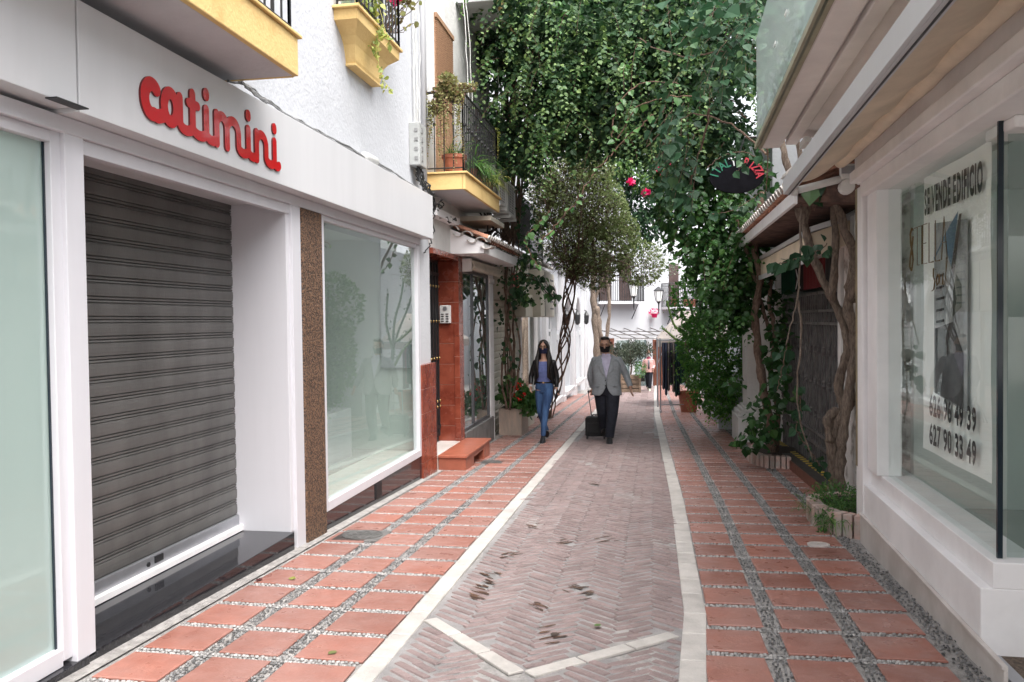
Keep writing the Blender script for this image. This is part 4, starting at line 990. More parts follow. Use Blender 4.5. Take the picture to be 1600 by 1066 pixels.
# the photo printed on the banner: a white village facade seen from below, built as flat colour fields
def field(pts, m, dz, name='picture_field'):
    b = MB(); b.add([rp(5.62-.62*u, -.142+dz, 1.06+1.07*v) for u, v in pts], [tuple(range(len(pts)))]); return b.build(name, m, t)
field([(0, 0), (1, -.06), (1, .96), (0, 1)], mat('print_grey', (.42, .44, .45), .6, 5, .25), 0)
field([(0, .8), (.75, 1.02), (.55, .72), (.3, .9), (0, .78)], mat('print_sky', (.12, .22, .32), .6, 4, .1), .002)
field([(.05, .0), (.9, -.04), (.9, .25), (.6, .42), (.05, .38)], mat('print_dark', (.08, .08, .085), .6, 9, .3), .002)
field([(.55, .72), (.78, 1.0), (.85, 1.0), (.62, .66)], mat('print_brown', (.09, .07, .06), .6, 9, .2), .003)
field([(.6, .45), (.85, .5), (.85, .62), (.7, .68), (.6, .58)], mat('print_green', (.05, .07, .055), .6, 9, .2), .003)
b = MB()
for k in range(5): b.add([rp(5.56-.0, -.137, 1.5+k*.07), rp(5.40, -.137, 1.51+k*.07), rp(5.40, -.137, 1.525+k*.07), rp(5.56, -.137, 1.515+k*.07)], [(0, 1, 2, 3)])
b.build('print_lines', M['ink'], t)
b = MB()
def gl(u0, z0, P, r_=.006): b.tube([rp(u0-p[0], -.098, z0+p[1]) for p in P], r_, 5, flat=.4)
gl(6.02, 1.88, [(.09, .24), (.06, .26), (.02, .22), (.03, .16), (.07, .10), (.09, .04), (.05, -.03), (.01, .0), (.02, .06), (.06, .13), (.09, .2)])
gl(5.86, 1.88, [(-.04, .25), (.1, .25)]); gl(5.86, 1.88, [(.03, .25), (.03, 0)]); gl(5.86, 1.88, [(.03, 0), (.07, 0)])
gl(5.72, 1.88, [(.10, .25), (.0, .25), (.0, 0), (.10, 0)]); gl(5.72, 1.88, [(0, .13), (.08, .13)])
gl(5.57, 1.88, [(0, .25), (0, 0), (.09, 0)]); gl(5.44, 1.88, [(0, .25), (0, 0), (.09, 0)])
gl(5.32, 1.88, [(0, 0), (.05, .25), (.11, 0)]); gl(5.32, 1.88, [(.02, .1), (.09, .1)])
gl(5.50, 1.73, [(.06, .10), (.02, .11), (.02, .06), (.05, .03), (.03, -.02), (-.01, -.03)], .004); gl(5.42, 1.73, [(.03, .07), (0, .04), (.01, 0), (.05, .02), (.05, .06), (.03, .07)], .004)
gl(5.35, 1.73, [(0, .07), (0, .01), (.04, .0), (.06, .07), (.06, 0)], .004); gl(5.26, 1.73, [(0, 0), (.05, .14), (.03, .16), (.02, .05), (.05, 0)], .004)
b.build('gold_lettering', mat('goldink', (.13, .085, .03), .5, 5, .1), SG)
# retractable awning
W = thing('awning', 'cream fabric awning with white front bar above the for-sale window', 'awning', rp(5, .3, 2.7))
b = MB(); 
P0 = np.array(rp(7.05, .585, 2.60)); P1 = np.array(rp(0.2, .585, 2.66))
def along(b, o0, o1, dz0, dz1):
    a, c = np.array(rp(7.05, o0, 0)), np.array(rp(.2, o0, 0)); d, e = np.array(rp(7.05, o1, 0)), np.array(rp(.2, o1, 0))
    q = lambda p, z: (p[0], p[1], z)
    b.add([q(a, 2.60+dz0), q(c, 2.67+dz0), q(e, 2.67+dz0), q(d, 2.60+dz0), q(a, 2.60+dz1), q(c, 2.67+dz1), q(e, 2.67+dz1), q(d, 2.60+dz1)], [(3, 2, 1, 0), (4, 5, 6, 7), (0, 1, 5, 4), (1, 2, 6, 5), (2, 3, 7, 6), (3, 0, 4, 7)])
along(b, .578, .60, -.05, .075); along(b, .535, .577, -.05, -.035); along(b, .53, .545, -.034, .0)
b.build('front_bar', M['panel'], W, bevel=.003)
b = MB(); along(b, .552, .560, -.056, -.0505); b.build('gasket', M['black'], W)
def fab(u, v):
    y = 7.0-6.8*u; sag = -.05*math.sin(math.pi*v)*(1+.35*math.sin(u*23)*.5)-.012*math.sin(u*60+v*5)*v
    a = np.array(rp(y, .53-.40*v, 0)); zf = 2.63+.07*(7.05-y)/6.85; zb = 2.83
    a[2] = zf+(zb-zf)*v+sag; return a
b = MB(); b.grid(fab, 140, 12); b.build('fabric', M['fabric'], W, smooth=True)
b = MB(); b.grid(lambda u, v: np.array(rp(7.0-6.8*u, .16+(.062+.004*math.sin(u*70+v*6))*math.cos(v*6.2832), 2.80+(.062+.004*math.sin(u*45+v*9))*math.sin(v*6.2832))), 140, 16); b.build('fabric_roll', M['fabric'], W, smooth=True)
b = MB(); a0, a1 = np.array(rp(7.12, .50, 2.60)), np.array(rp(7.32, .08, 2.70)); d = a1-a0; d = d/np.linalg.norm(d)
b.tube([rp(7.10, .50, 2.585), rp(7.10, .10, 2.675)], .030, 8); b.tube([rp(7.10, .53, 2.585), rp(7.10, .48, 2.585)], .04, 8); b.build('folding_arm', M['white_plastic'], W, smooth=True)
b = MB(); rbox(b, 7.06, 7.14, .04, .15, 2.66, 2.78); b.tube([rp(7.06, .10, 2.60), rp(7.16, .10, 2.60)], .06, 14); b.build('arm_joint', M['white_plastic'], W, bevel=.01)
b = MB(); rbox(b, 7.04, 7.058, .05, .15, 2.70, 2.76); b.build('gear', M['alu'], W)

# ---------------------------------------------------------------- gate house (Y 7.3 .. 14)
G = thing('gate_house', 'old white house with a dark iron gate under a tiled canopy', 'building', (2, 11, 0))
b = MB()
b.box(1.93, 2.2, 7.32, 8.95, -.9, 3.2); b.box(1.97, 2.2, 8.95, 13.9, 2.25, 3.2); b.box(2.0, 2.3, 13.45, 14.2, -1, 3.3)
b.box(2.05, 2.9, 7.32, 14.2, 3.201, 3.3)
b.build('wall', M['stucco_peel'], G)
b = MB(); b.box(1.90, 1.99, 13.42, 13.62, -.9, 2.25); b.build('gate_jamb', M['stucco_old'], G)
b = MB(); b.box(1.90, 1.99, 8.96, 9.1, -.9, 2.25); b.build('gate_jamb', M['stucco_old'], G)
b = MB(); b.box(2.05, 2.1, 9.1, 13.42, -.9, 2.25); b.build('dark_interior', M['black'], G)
gt = MB()
for (y0, y1) in ((9.12, 10.52), (10.55, 11.95), (11.98, 13.40)):
    gt.box(2.0, 2.03, y0, y1, -.45, 1.86)
    for z in (-.44, -.05, .1, 1.45, 1.60, 1.82): gt.box(1.965, 2.0, y0, y1, z, z+.035)
    for k in range(10):
        y = y0+.03+k*(y1-y0-.06)/9; gt.box(1.975, 1.995, y-.009, y+.009, -.42, 1.84)
        if k % 2:
            for z in (.35, .75, 1.15): gt.lathe([(.004, -.06), (.024, -.03), (.012, 0), (.024, .03), (.004, .06)], (1.975, y, z), 6)
gate = gt.build('iron_gate', M['gatemetal'], G)
b = MB(); b.box(1.88, 2.0, 9.1, 13.4, -.62, -.43); b.build('gate_sill', M['wood'], G, bevel=.004)
b = MB()
for k in range(22):
    y = 9.15+k*.195; b.prism([(1.86, y, gz(y)+.13), (1.94, y+.05, gz(y)+.13), (1.94, y+.12, gz(y)+.13), (1.86, y+.07, gz(y)+.13)], (0, 0, .004))
b.build('yellow_stripes', mat('safety_yellow', (.62, .42, .05), .7, 9, .2, col2=(.35, .26, .06)), G)
b = MB(); b.prism([(1.72, 9.1, gz(9.1)+.0), (1.95, 9.1, gz(9.1)), (1.95, 9.1, gz(9.1)+.125), (1.72, 9.1, gz(9.1)+.125)], (0, 4.3, -4.3*SLOPE)); b.build('gate_step', M['wood'], G)
b = MB(); b.prism([(1.735, 9.12, gz(9.1)+.1255), (1.95, 9.12, gz(9.1)+.1255), (1.95, 9.12, gz(9.1)+.129), (1.735, 9.12, gz(9.1)+.129)], (0, 4.2, -4.2*SLOPE)); b.build('gate_step_top', mat('blackstep', (.06, .055, .05), .6, 9, .2), G)
# tricolour fabric over the gate
t = thing('flag_banner', 'green white and red pleated banner above the iron gate', 'banner', (1.96, 11, 2))
def drape(y0, y1, m, name):
    b = MB(); b.grid(lambda u, v: (1.955+.012*math.sin(u*(y1-y0)*30), y0+(y1-y0)*u, 1.90+.34*v), int(abs(y1-y0)*60), 4); b.build(name, m, t, smooth=True)
drape(13.3, 12.0, mat('fgreen', (.01, .09, .05), .9, 9, .1), 'green_cloth'); drape(11.99, 11.4, mat('fblack', (.015, .015, .015), .9, 9, .1), 'black_cloth'); drape(11.39, 10.0, mat('fred', (.13, .012, .015), .9, 9, .1), 'red_cloth'); drape(9.99, 9.2, M['ink'], 'dark_cloth')
b = MB(); place_text(b, 'X', lambda u, v: (1.935, 11.93-u, 1.93+v), .42, .27, .02); b.build('lettering', M['panel'], t)
# small awning
t = thing('awning', 'short cream awning rolled up under the tiled canopy over the gate', 'awning', (1.5, 10, 2.3))
b = MB(); b.prism([(1.50, 8.4, 2.12), (1.95, 8.4, 2.28), (1.95, 8.4, 2.50), (1.52, 8.4, 2.36)], (0, 4.3, 0)); b.build('fabric', M['fabric'], t)
b = MB(); b.box(1.475, 1.50, 8.35, 12.75, 2.08, 2.14); b.prism([(1.50, 8.35, 2.365), (1.97, 8.35, 2.505), (1.97, 8.35, 2.56), (1.50, 8.35, 2.42)], (0, 4.4, 0)); b.build('front_bar', M['panel'], t, bevel=.004)
b = MB(); b.box(1.86, 1.92, 8.2, 8.36, 2.15, 2.5); b.build('bracket', M['white_plastic'], t)
# tiled canopy over the gate
b = MB(); b.prism([(1.30, 7.9, 2.60), (2.0, 7.9, 2.58), (2.0, 7.9, 2.92), (1.30, 7.9, 2.64)], (0, 4.9, 0)); b.build('canopy', mat('ceilbrick', (.16, .09, .07), .9, 9, .3), G)
b = MB(); b.prism([(1.27, 7.88, 2.585), (1.30, 7.88, 2.58), (1.30, 7.88, 2.70), (1.27, 7.88, 2.70)], (0, 4.95, 0)); b.build('canopy_edge', M['panel_warm'], G)
b = MB(); bw = MB(); y = 7.9
while y < 12.8:
    half_tile(b, (1.24, y, 2.74), (2.0, y, 3.02), .075, .06); half_tile(b, (1.28, y+.09, 2.74), (2.0, y+.09, 3.0), .06, .05, up=-.8)
    half_tile(bw, (1.226, y, 2.735), (1.242, y, 2.742), .084, .084, th=.022)
    y += .18
CT = b.build('canopy_tiles', M['rooftile'], G); bw.build('mortar_edge', M['rooftile_w'], CT)
b = MB()
for k in range(4): half_tile(b, (1.28+.2*k, 7.76, 2.82+.07*k), (1.28+.2*k, 8.1, 2.84+.07*k), .10, .09)
b.build('end_tiles', M['rooftile_w'], G)
# barred windows and air conditioner on the upper wall (seen reflected in the shop glass)
for y in (6.0, 9.5):
    b = MB(); b.box(2.86, 2.898, y, y+1.0, 4.4, 5.8); wo = b.build('window', M['glass_far'], S)
    b = MB(); b.box(2.6, 2.9, y-.05, y+1.05, 4.3, 4.35)
    for k in range(9): b.tube([(2.68, y+k*.125, 4.3), (2.68, y+k*.125, 5.9)], .01, 5)
    for z in (4.6, 5.2, 5.85): b.tube([(2.68, y, z), (2.68, y+1, z)], .01, 5)
    b.build('window_bars', M['black'], wo)
# round black sign with coloured letters
PZ = (1.07, 11.0, 3.36)
t = thing('restaurant_sign', 'oval black hanging sign with green white and red letters, half hidden by leaves', 'sign', PZ)
b = MB(); n = 36; px, py, pz = PZ
ring = [(.34*math.cos(2*math.pi*k/n), .21*math.sin(2*math.pi*k/n)) for k in range(n)]
b.prism([(px+x, py, pz+z) for x, z in ring], (0, .05, 0)); b.build('board', mat('signblack', (.008, .008, .011), .95, 8, .2, .1, 20, spec=.1), t)
cols = [M['fgreen_l'] if 'fgreen_l' in M else mat('letter_green', (.01, .16, .09), .6, 9, .1), M['panel'], mat('letter_red', (.42, .02, .04), .6, 9, .1)]
letters = [('I', 172, 0), ('T', 151, 0), ('A', 131, 0), ('L', 113, 0), ('Y', 98, 1), ('x', 82, 1), ('P', 66, 2), ('I', 49, 2), ('Z', 35, 2), ('Z', 20, 2), ('A', 4, 2)]
bb = [MB(), MB(), MB()]
for ch, an, ci in letters:
    v, F = text_mesh(ch, .02); v = (v-v.max(0)/2)*(.10/.7)*np.array([.8, 1.1]); a = R(an-90)*.9
    cx, cz = .285*math.cos(R(an)), .195*math.sin(R(an))
    bb[ci].add([(px+cx+x*math.cos(a)-z*math.sin(a), py-.006-.001*ci, pz+cz+x*math.sin(a)+z*math.cos(a)) for x, z in v], F)
for k, nme in enumerate(('green_letters', 'white_letters', 'red_letters')): bb[k].build(nme, cols[k], t)
b = MB(); b.tube([(px, py+.02, pz+.2), (px+.1, py+.02, pz+.5), (2.9, py+.02, pz+.5)], .015, 6); b.build('bracket', M['black'], t)
# white pilaster house beyond the gate
Pp = thing('pilaster_house', 'white house with a moulded classical pilaster beyond the iron gate', 'building', (1.6, 16, 0))
b = MB(); b.box(1.95, 6, 14.2, 22.5, -1.2, 5); b.box(1.30, 1.96, 19.0, 22.5, -1.2, .35); b.box(1.25, 4, 16.6, 17.0, -1.2, .2); b.build('wall', M['stucco'], Pp)
b = MB()
for s_, z0, z1 in ((.0, -1, -.12), (.03, -.12, -.05), (.08, -.05, .0), (.12, .0, .04), (.17, .04, 2.6), (.1, 2.6, 2.7), (.04, 2.7, 2.8)):
    b.box(1.38+s_, 1.96, 14.25+s_, 15.3-s_, z0, z1)
b.build('pilaster', M['stucco_old'], Pp, bevel=.012)
b = MB(); b.box(1.70, 1.95, 13.6, 14.2, -1, .02); b.build('low_wall', M['stucco_old'], Pp, bevel=.01)
Q = thing('white_house', 'plain white house behind the market tent', 'building', (3, 30, 0))
b = MB(); b.box(3.2, 9, 22.6, 45, -2.2, 4); b.build('wall', M['stucco'], Q)
# ---------------------------------------------------------------- vines, trees and pots
def P3(pts, Y0, Y1=None):
    Y1 = Y0 if Y1 is None else Y1; n = len(pts)
    return [atY(x, y, Y0+(Y1-Y0)*i/max(1, n-1)) for i, (x, y) in enumerate(pts)]
def smoothp(P, k=4, a=0.):
    P = [np.array(p) for p in P]; out = []
    for i in range(len(P)-1):
        p0, p1, p2, p3 = P[max(i-1, 0)], P[i], P[i+1], P[min(i+2, len(P)-1)]
        for j in range(k):
            t = j/k; out.append(.5*((2*p1)+(-p0+p2)*t+(2*p0-5*p1+4*p2-p3)*t*t+(-p0+3*p1-3*p2+p3)*t**3)+RG.normal(0, a, 3))
    out.append(P[-1]); return out
def taper(n, a, c): return [a+(c-a)*i/(n-1) for i in range(n)]
def stem(b, pts, r0, r1, k=4, a=0., n=8):
    P = smoothp(pts, k, a); n = 16 if r0 > .03 else n; i0 = len(b.V); b.tube(P, [r*(1+.14*math.sin(i*1.7+r0*90)) for i, r in enumerate(taper(len(P), r0, r1))], n)
    if r0 > .03:      # fluted, knotty surface
        V = b.V[i0]; C_ = np.repeat(np.array(P), n, 0); kk = np.tile(np.arange(n), len(P)); ii = np.repeat(np.arange(len(P)), n)
        f_ = 1+.10*np.sin(kk*2*math.pi*3/n+ii*.35)+.06*np.sin(kk*2*math.pi*5/n-ii*.5)+RG.normal(0, .06, len(V)); b.V[i0] = C_+(V-C_)*f_[:, None]
# --- the vine curtain across the street
t = thing('climbing_vine', 'huge dark green climbing vine hanging as a curtain across the street', 'vine', (-2.6, 15.2, gz(15.2)))
b = MB()
for k in range(30):
    x0_ = random.uniform(-2.72, -2.45); y0_ = random.uniform(14.4, 15.0)
    pts = ([(random.uniform(-2.75, -2.6), 15.2+random.uniform(-.2, .2), gz(15.2)+.3), (x0_-.1, y0_+.3, .3), (x0_-.1+random.gauss(0, .05), y0_+.1, 1.6)] if k < 5 else [])+[(x0_+random.gauss(0, .06), y0_, 3.), (x0_+.05+random.gauss(0, .08), y0_, 4.3), (x0_+.1+random.gauss(0, .12), y0_-.1, 5.6), (x0_+.3+random.gauss(0, .2), y0_-.2, 6.8)]
    stem(b, pts, random.uniform(.010, .026), .010, 6, .012, 7)
b.build('trunk', M['bark'], t, smooth=True)
br = MB()
for k in range(26):
    pts = [(-2.5, 14.2, random.uniform(4.4, 6.5)), (random.uniform(-1.8, -.8), 14+random.gauss(0, .5), random.uniform(4.6, 6.6)), (random.uniform(-.6, .4), 13.8+random.gauss(0, .6), random.uniform(4.4, 6.6)), (random.uniform(.6, 1.8), 13.6+random.gauss(0, .6), random.uniform(4.2, 6.4))]
    stem(br, pts, .02, .008, 5, .03, 5)
f1 = MB(); f2 = MB()
for px in range(772, 1215, 26):
    for py in range(-70, 262, 26):
        lim = 262 if px < 850 else (228 if px < 1000 else (238 if px < 1090 else 252))
        if py > lim: continue
        if px > 1120 and py > 30 and random.random() < .5+.3*(px > 1150): continue
        if px < 850 and py > 90 and random.random() < .55: continue
        for L_ in range(3):
            Y = (random.uniform(12.0, 13.6), random.uniform(13.2, 15.2), random.uniform(15, 17))[L_]
            c = atY(px+random.uniform(-12, 12), py+random.uniform(-12, 12), Y)
            leafball(f1, c, (.36, .45, .33), 92 if L_ else 80, .084, 'heart', .35, -.35, random.gauss(.36, .14))
for k in range(420):     # sprays at the face of the curtain
    px, py = random.uniform(775, 1190), random.uniform(-40, 215); Y = random.uniform(11.5, 13)
    if px > 1100 and (py > 150 or random.random() < .5): continue
    shoot(f2 if k % 9 == 0 else f1, br if k % 3 == 0 else None, atY(px, py, Y), (random.uniform(-1, .6), -.8, random.uniform(-.5, .6)), random.uniform(.4, 1.5), .05, .075, 1.0, base=.30 if k % 9 == 0 else .56)
for k in range(150):     # ragged lower fringe
    px = random.uniform(790, 1190); py = {0: 235, 1: 215, 2: 225}[0 if px < 860 else (1 if px < 1010 else 2)]+random.uniform(-25, 20)
    shoot(f1, br if k % 4 == 0 else None, atY(px, py, random.uniform(12, 15)), (random.gauss(0, .4), -.2, -1), random.uniform(.2, .7), .05, .085, .6, base=.45)
for k in range(70):     # leaves down the left wall over the stems and in front of the low roof
    px = random.uniform(775, 850); py = random.uniform(250, 440)
    shoot(f1, br if k % 3 == 0 else None, atY(px, py, random.uniform(14.0, 15.2)), (random.gauss(.3, .6), -.5, -.7), random.uniform(.2, .6), .055, .085, .8, base=.4)
# near hanging shoot with pale round leaves (in front of the tree)
for pts, Y in (([(1020, 180), (985, 210), (955, 240), (925, 275), (895, 320), (870, 350), (845, 378)], 10.5), ([(860, 330), (840, 350), (822, 372), (830, 400), (845, 420)], 12), ([(800, 400), (815, 425), (840, 440), (860, 465)], 14.2), ([(960, 225), (975, 200), (1000, 165), (1060, 150), (1110, 155)], 10.8), ([(955, 215), (965, 165), (1005, 130), (1060, 132)], 10.6)):
    P = smoothp(P3(pts, Y), 7, .01); br.tube(P, .008, 5)
    idx = range(1, len(P), 2)
    put_leaves(f2, [P[i] for i in idx], RG.normal(size=(len(idx), 3))*.6+(0, -.3, -.8), .092, 'heart', N=RG.normal(size=(len(idx), 3))*.5+(0, -1, .6), rn=np.clip(RG.normal(.25, .2, len(idx)), 0, 1))
br.build('branches', M['twig'], t); fo = f1.build('foliage', M['leaf'], t); f2.build('young_leaves', M['leaf_light'], t)
# --- vine on the right house above the gate, near
t = thing('climbing_vine', 'thick twisted vine with pinkish trunks rising from the near brick planter', 'vine', (1.85, 8.4, gz(8.4)))
b = MB()
for pts, Y0, Y1, r0, r1 in (([(1300, 800), (1302, 740), (1300, 690), (1316, 640), (1310, 600), (1324, 550), (1318, 505), (1298, 460), (1272, 405), (1256, 350), (1244, 310), (1232, 270), (1222, 225), (1210, 150)], 8.55, 8.3, .050, .030),
                    ([(1318, 790), (1312, 730), (1318, 680), (1328, 600), (1336, 540), (1326, 480), (1332, 430), (1345, 380), (1346, 310), (1342, 270)], 8.5, 8.2, .045, .045),
                    ([(1330, 470), (1338, 420), (1325, 370), (1308, 320), (1303, 285)], 8.3, 8.1, .05, .03), ([(1300, 470), (1304, 400), (1303, 330), (1300, 280)], 8.4, 8.2, .035, .03),
                    ([(1256, 350), (1262, 300), (1252, 250), (1240, 200)], 8.3, 8.1, .04, .02), ([(1310, 640), (1294, 655), (1298, 690)], 8.5, 8.5, .05, .04), ([(1334, 540), (1346, 575), (1338, 620), (1326, 640)], 8.5, 8.5, .035, .03)):
    stem(b, P3(pts, Y0, Y1), r0, r1, 5, .006, 10)
for pts in ([(1252, 320), (1250, 400), (1247, 460), (1238, 500), (1228, 540)], [(1247, 470), (1252, 520), (1246, 600), (1250, 660), (1270, 720)], [(1268, 200), (1262, 260), (1250, 330)]):
    stem(b, P3(pts, 8.0), .012, .006, 5, .004, 6)
b.build('trunk', M['bark_grey'], t, smooth=True)
b = MB(); br = MB()
def leaves_on(pts, Y, n, size, bb=b, N=(0, -1, .5), br_=br, base=None):
    P = smoothp(P3(pts, Y), 8, .006)
    if br_ is not None: br_.tube(P, .005, 5)
    ii = RG.integers(0, len(P), n)
    Q = np.array([P[i] for i in ii])+RG.normal(0, size*.35, (n, 3))
    put_leaves(bb, Q, RG.normal(size=(n, 3))*.55+(0, -.1, -.75), size, 'heart', N=RG.normal(size=(n, 3))*.4+N, rn=base)
leaves_on([(1215, 412), (1235, 408), (1255, 400), (1275, 395), (1292, 380)], 7.9, 26, .095)
leaves_on([(1245, 600), (1252, 640), (1245, 670), (1262, 700), (1285, 735)], 8.3, 34, .075)
leaves_on([(1230, 540), (1222, 575), (1215, 610)], 8.2, 12, .09)
leaves_on([(1262, 290), (1278, 310), (1272, 330)], 8.0, 6, .13)
# sprays above, in front of the glass parapet and across the sky
for k in range(90):
    px = 1195-abs(random.gauss(0, 60)); py = random.uniform(-60, 115); Y = random.uniform(7.9, 9.5)
    shoot(b, br if k % 2 == 0 else None, atY(px, py, Y), (random.uniform(-1, .2), -.3, random.uniform(-.9, .2)), random.uniform(.3, .8), .07, .105, 1.1, base=.45)
for k in range(46):
    px = random.uniform(1020, 1068); py = random.uniform(150, 290)
    shoot(b, br if k % 2 == 0 else None, atY(px+20, py, random.uniform(8.6, 9.6)), (random.uniform(-1, .1), -.2, random.uniform(-1, -.2)), random.uniform(.3, .6), .075, .115, .9, base=.42)
leaves_on([(1150, 268), (1158, 262), (1168, 256)], 10.6, 5, .11); leaves_on([(1105, 262), (1130, 244), (1160, 238), (1190, 250)], 10.7, 16, .10)
leaves_on([(1110, 335), (1140, 330), (1165, 318), (1190, 300)], 10.9, 26, .10)
for pts in ([(1195, 240), (1150, 200), (1100, 180), (1050, 190), (1010, 230)], [(1190, 100), (1130, 80), (1060, 90), (1000, 60)], [(1200, 150), (1198, 200), (1200, 260), (1196, 300)], [(1110, 170), (1095, 230), (1080, 290), (1078, 330)]):
    stem(br, P3(pts, 8.6, 9.4), .012, .005, 5, .01, 5)
br.build('branches', M['bark'], t); b.build('foliage', M['leaf_blue'], t)
# brick planters
def brick_planter(x0, x1, y0, y1, lab, h=.17):
    t = thing('brick_planter', lab, 'planter', ((x0+x1)/2, (y0+y1)/2, gz((y0+y1)/2)), 'brick edged planters at the foot of the vines')
    b = MB(); n = 22; cx_, cy_ = x1, (y0+y1)/2; rx, ry = x1-x0, (y1-y0)/2
    for k in range(n):
        a0, a1 = math.pi/2+math.pi*k/n+.012, math.pi/2+math.pi*(k+1)/n-.012
        def e(a, s_): # squarish ellipse
            c, q = math.cos(a), math.sin(a); m_ = (abs(c)**2.6+abs(q)**2.6)**(-1/2.6); return cx_+(rx*s_)*c*m_, cy_+(ry*s_)*q*m_
        p = [e(a0, 1), e(a1, 1), e(a1, .8), e(a0, .8)]; zb = gz(cy_)-.03
        V = [(x, y, zb) for x, y in p]+[(x, y, gz(y)+h+random.gauss(0, .004)) for x, y in p]
        b.add(V, [(3, 2, 1, 0), (4, 5, 6, 7), (0, 1, 5, 4), (1, 2, 6, 5), (2, 3, 7, 6), (3, 0, 4, 7)])
    b.build('brick_ring', M['planter_brick'], t, bevel=.006)
    b = MB(); b.lathe([(.001, 0), (1, 0)], (0, 0, 0), 24, cap=False); o = b.build('soil', M['soil'], t, local=True); o.scale = (rx*.85, ry*.85, 1); o.location = (cx_-t.location.x, 0, h-.04)
    return t
M['planter_brick'] = mat('planter_brick', (.45, .30, .26), .9, 7, .2, .5, 50, col2=(.36, .33, .30), rnd=.25)
brick_planter(1.36, 1.93, 7.05, 8.35, 'brick ringed planter filled with fern by the white shop corner', .19)
brick_planter(1.28, 1.75, 11.1, 12.6, 'brick ringed planter further off, under the leafy vine left of the iron gate', .17)
def blades(b, c, r, n, L_, wd, up=1., spread=.8, droop=1.2, rn=None):
    for k in range(n):
        a = random.uniform(0, 2*math.pi); p = np.array(c)+(random.gauss(0, r), random.gauss(0, r), 0); d = unit(np.array([math.cos(a)*spread*random.random(), math.sin(a)*spread*random.random(), up])); l = L_*random.uniform(.5, 1.1)
        V = []; s_ = unit(np.cross(d, (0, 0, 1.)+RG.normal(0, .1, 3)))
        for j in range(5):
            w_ = wd*(1-(j/4)**2*.95); V += [p+s_*w_, p-s_*w_]
            d = unit(d+np.array([0, 0, -droop*.28])+np.array([math.cos(a), math.sin(a), 0])*.12); p = p+d*l/4
        b.add(V, [(2*j, 2*j+1, 2*j+3, 2*j+2) for j in range(4)], random.random() if rn is None else rn)
t = thing('fern', 'feathery bright green fern spilling over the near brick planter', 'fern', (1.6, 7.7, gz(7.7)+.15))
b = MB(); blades(b, (1.62, 7.75, gz(7.7)+.14), .14, 420, .26, .004, .8, 1.2, 1.6); blades(b, (1.50, 7.3, gz(7.3)+.14), .08, 160, .2, .004, .5, 1.4, 2.2)
leafball(b, (1.62, 7.8, gz(7.7)+.22), (.24, .4, .12), 900, .028, 'oval', .2, .3); leafball(b, (1.42, 7.3, gz(7.3)+.1), (.09, .12, .12), 260, .026, 'oval', .2, -.3)
b.build('foliage', M['leaf_light'], t)
# --- second right vine: trunks left of the gate, green cascade above
t = thing('climbing_vine', 'leafy vine beside the iron gate cascading over the white pilaster', 'vine', (1.55, 12, gz(12)))
b = MB()
for pts, Y0, Y1, r0, r1 in (([(1208, 730), (1206, 690), (1200, 640), (1190, 590), (1184, 540), (1180, 490), (1188, 440), (1180, 380), (1190, 300)], 11.9, 12.3, .07, .035), ([(1212, 720), (1214, 640), (1204, 590), (1210, 520), (1202, 470), (1208, 410)], 12, 12.3, .035, .025),
                    ([(1215, 560), (1196, 500), (1180, 440), (1165, 380), (1150, 340)], 12.3, 12.5, .03, .02)):
    stem(b, P3(pts, Y0, Y1), r0, r1, 5, .008, 8)
b.build('trunk', M['bark'], t, smooth=True)
f = MB(); br = MB()
out = {300: 1046, 340: 1038, 370: 1062, 400: 1078, 440: 1098, 480: 1110, 520: 1128}
for py in range(275, 500, 20):
    xl = np.interp(py, list(out), list(out.values()))
    xr = np.interp(py, [275, 320, 400, 440, 470, 500], [1205, 1150, 1188, 1192, 1180, 1150])
    px = xl+6
    while px < xr:
        Y = random.uniform(12.6, 14.0); c = atY(px+random.uniform(-8, 8), py+random.uniform(-8, 8), Y)
        leafball(f, c, (.24, .32, .25), 62, .095, 'heart', .3, -.5, random.gauss(.40, .12)); px += 20
for k in range(190):
    py = random.uniform(285, 500); xl = np.interp(py, list(out), list(out.values())); px = random.uniform(xl-4, 1180)
    shoot(f, br if k % 4 == 0 else None, atY(px, py, random.uniform(11.9, 12.8)), (random.gauss(-.4, .5), -.6, random.gauss(-.5, .3)), random.uniform(.2, .6), .055, .09, 1., base=.5)
for px, py, Y, n, r in ((1195, 650, 11.3, 110, (.28, .3, .35)), (1215, 600, 11.6, 60, (.2, .2, .3)), (1180, 690, 11.1, 60, (.28, .2, .16)), (1215, 500, 12.2, 90, (.18, .2, .5)), (1190, 460, 12.4, 90, (.2, .2, .4)), (1160, 505, 12.6, 40, (.15, .15, .15)), (1225, 545, 11.8, 36, (.15, .15, .3)), (1150, 600, 11.6, 14, (.12, .1, .1)), (1212, 560, 11.8, 50, (.16, .2, .2))):
    leafball(f, atY(px, py, Y), r, n, .095, 'heart', .2, -.5, .36)
br.build('branches', M['twig'], t); f.build('foliage', M['leaf_deep'], t)
